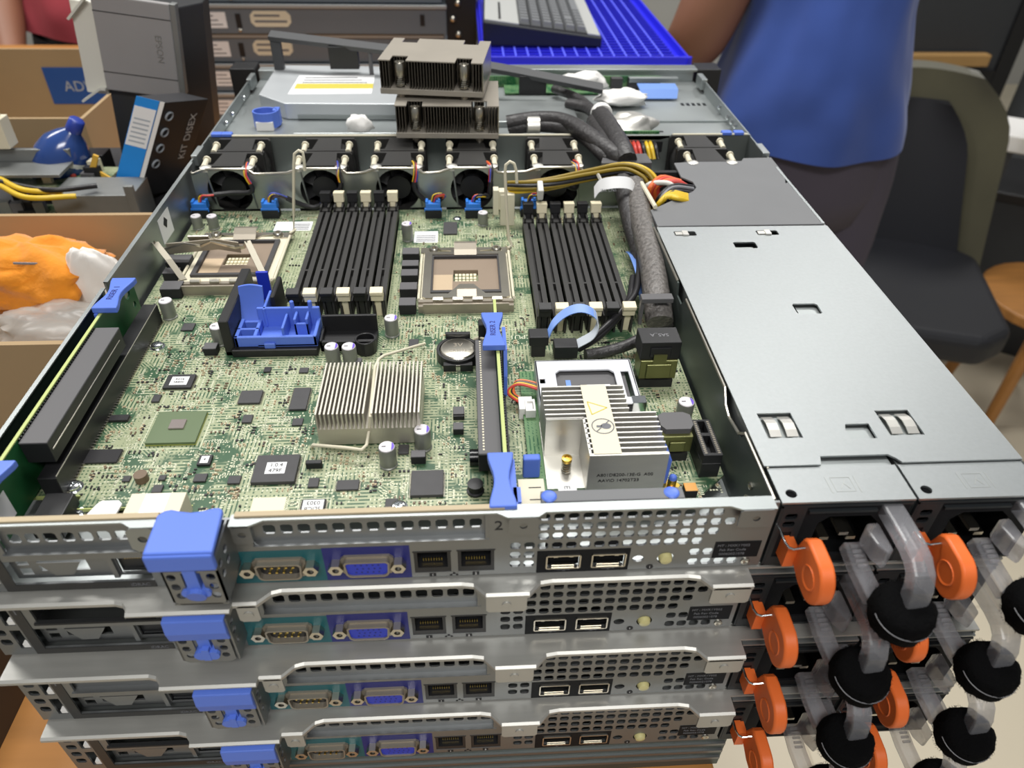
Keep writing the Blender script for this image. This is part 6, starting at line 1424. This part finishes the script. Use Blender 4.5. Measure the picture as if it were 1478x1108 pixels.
# ------------------------------------------------------------------ chair
mat('chair_olive', '#4d4a38', 0.95, var=0.12, vscale=8, bump=0.5, bscale=250, sheen=0.3); mat('chair_black', '#1b1c22', 0.6, var=0.1, vscale=6)
ch = empty('office_chair', (1290, 1425, F0), -0.30); top(ch, 'office chair with olive rimmed black backrest, empty', 'chair')
def shell(w0, w1, h0, h1, mt, nm, yb, th, bulge, x0=0):
    mb = MB(); nx, nz = 18, 14; pts = []
    for j in range(nz+1):
        t = j/nz
        hw = (w0+(w1-w0)*t)/2
        if t > 0.70: hw *= 1-0.42*((t-0.70)/0.30)**2.2
        for i in range(nx+1):
            s = -1+2*i/nx; pts.append((x0+s*hw, yb-bulge*(1-s*s)*0-bulge*abs(s)**2+t*60, h0+(h1-h0)*t))
    o_ = len(pts); mb.v = pts+[(p[0], p[1]+th, p[2]) for p in pts]
    for j in range(nz):
        for i in range(nx): a = j*(nx+1)+i; mb.f += [(a, a+1, a+nx+2, a+nx+1), (o_+a, o_+a+nx+1, o_+a+nx+2, o_+a+1)]; mb.mi += [0, 0]
    for i in range(nx): a = nz*(nx+1)+i; mb.f.append((a, a+1, o_+a+1, o_+a)); mb.f.append((i, o_+i, o_+i+1, i+1)); mb.mi += [0, 0]
    for j in range(nz):
        for i in (0, nx): a = j*(nx+1)+i; mb.f.append((a, a+nx+1, o_+a+nx+1, o_+a)); mb.mi.append(0)
    return part(nm, mb, mt, ch, sm=60)
shell(540, 400, 430, 915, 'chair_olive', 'backrest', 230, 70, 60); shell(420, 230, 440, 845, 'chair_black', 'back_cushion', 205, 40, 30)
part('seat', MB().prism(rrect(-255, 255, -260, 240, 70), 400, 480), 'chair_black', ch, bevel=25, seg=4)
part('gas_column', MB().cyl((0, 0, 110), (0, 0, 400), 28, n=16), 'blk', ch)
for k in range(5):
    a = 2*math.pi*k/5; part('base_leg', MB().tube([(0, 0, 110), (170*math.cos(a), 170*math.sin(a), 95), (310*math.cos(a), 310*math.sin(a), 70)], [30, 24, 16], 8), 'blk', ch); part('castor', MB().sphere((310*math.cos(a), 310*math.sin(a), 30), 30, 12, 8), 'blk', ch)

# ------------------------------------------------------------------ things at the far right
mat('panel_dark', '#37393c', 0.6, var=0.05); mat('wood_bar', '#b08a55', 0.55, var=0.1, vscale=5); mat('post_grey', '#55585c', 0.5)
cb = empty('dark_cabinet', (1700, 2650, F0)); part('panel', MB().box(0, 520, 0, 300, 0, 1900), 'panel_dark', cb, bevel=4)
part('frame', MB().box(-40, 0, -10, 300, 0, 1900).box(520, 580, -10, 300, 0, 1900), 'blk', cb); part('lower_panel', MB().box(0, 520, -8, 0, 0, 640), 'blk', cb); top(cb, 'tall dark grey cabinet behind the office chair', 'cabinet')
rb2 = atY(1303, 88, 2590); rb3 = atY(1430, 86, 2590); o = part('wooden_bar', MB().box(0, rb3.x-rb2.x, 0, 40, 0, 42), 'wood_bar', None, loc=(rb2.x, 2590, rb2.z-21), bevel=4); o.parent = None; top(o, 'pale wooden bar across the dark cabinet', 'bar')
wt0 = at(1428, 190, -440); te = empty('white_table', (wt0.x, wt0.y, F0), -0.55); hT = -440-F0
part('table_top', MB().box(0, 900, 0, 170, hT-45, hT), 'white', te, bevel=5)
for x in (40, 830):
    for y in (15, 118): part('leg', MB().box(x, x+36, y, y+36, 0, hT-45), 'bench_leg', te)
top(te, 'white table to the right of the office chair', 'table')
yr = at(1476, 168, -440); sp_ = [(18*math.cos(t*0.7), 18*math.sin(t*0.7), 8+t*1.0) for t in range(60)]
o = part('coil_cord', MB().tube(sp_, 6, 8), 'w_yellow', None, loc=(wt0.x+60, wt0.y-110, -440+0.4), sm=80); top(o, 'coiled yellow cord standing on the white table', 'cord')
pl = empty('grey_pillar', (2420, 2500, F0)); part('post', MB().box(0, 260, 0, 260, 0, 2600), 'post_grey', pl, bevel=5); part('foot', MB().box(-20, 280, -20, 280, 0, 60), 'post_grey', pl); top(pl, 'square grey pillar beyond the white table', 'pillar')
dcx = wt0+Vector((-30, 330, 0)); dc = empty('added_crate', (dcx.x+60, dcx.y-120, F0), -0.55)  # invented dark crate, added to cover a floor patch that rendered too bright
part('body', MB().box(0, 900, 0, 320, 0, 520), 'panel_dark', dc, bevel=6); part('rim', MB().box(-8, 908, -8, 328, 500, 530), 'blk', dc, bevel=4); top(dc, 'long dark crate added behind the white table to darken the floor there', 'crate')
# wooden stool at right
so_ = at(1450, 430, -780); ws = empty('wooden_stool', (so_.x+170, so_.y+20, F0)); hS = 400
part('seat', MB().prism(circ(0, 0, 190, 28), hS-30, hS), 'bench_wood', ws, bevel=6)
for k in range(4):
    a = math.pi/4+k*math.pi/2; part('leg', MB().cyl((120*math.cos(a), 120*math.sin(a), hS-30), (170*math.cos(a), 170*math.sin(a), 0), 20, 16, 10), 'bench_wood', ws)
top(ws, 'round wooden stool beside the office chair', 'stool')
# far furniture behind the bench: white shelf at the wall
wsf = empty('white_shelf', (-1500, 3300, F0))
part('side', MB().box(0, 30, 0, 400, 0, 1500), 'wallpaint', wsf); part('side', MB().box(1970, 2000, 0, 400, 0, 1500), 'wallpaint', wsf)
for z in (100, 450, 800, 1050): part('board', MB().box(30, 1970, 0, 400, z, z+30), 'white', wsf, bevel=2)
part('back', MB().box(30, 1970, 390, 400, 0, 1500), 'post_grey', wsf)
top(wsf, 'long pale shelf unit against the far wall', 'shelf')
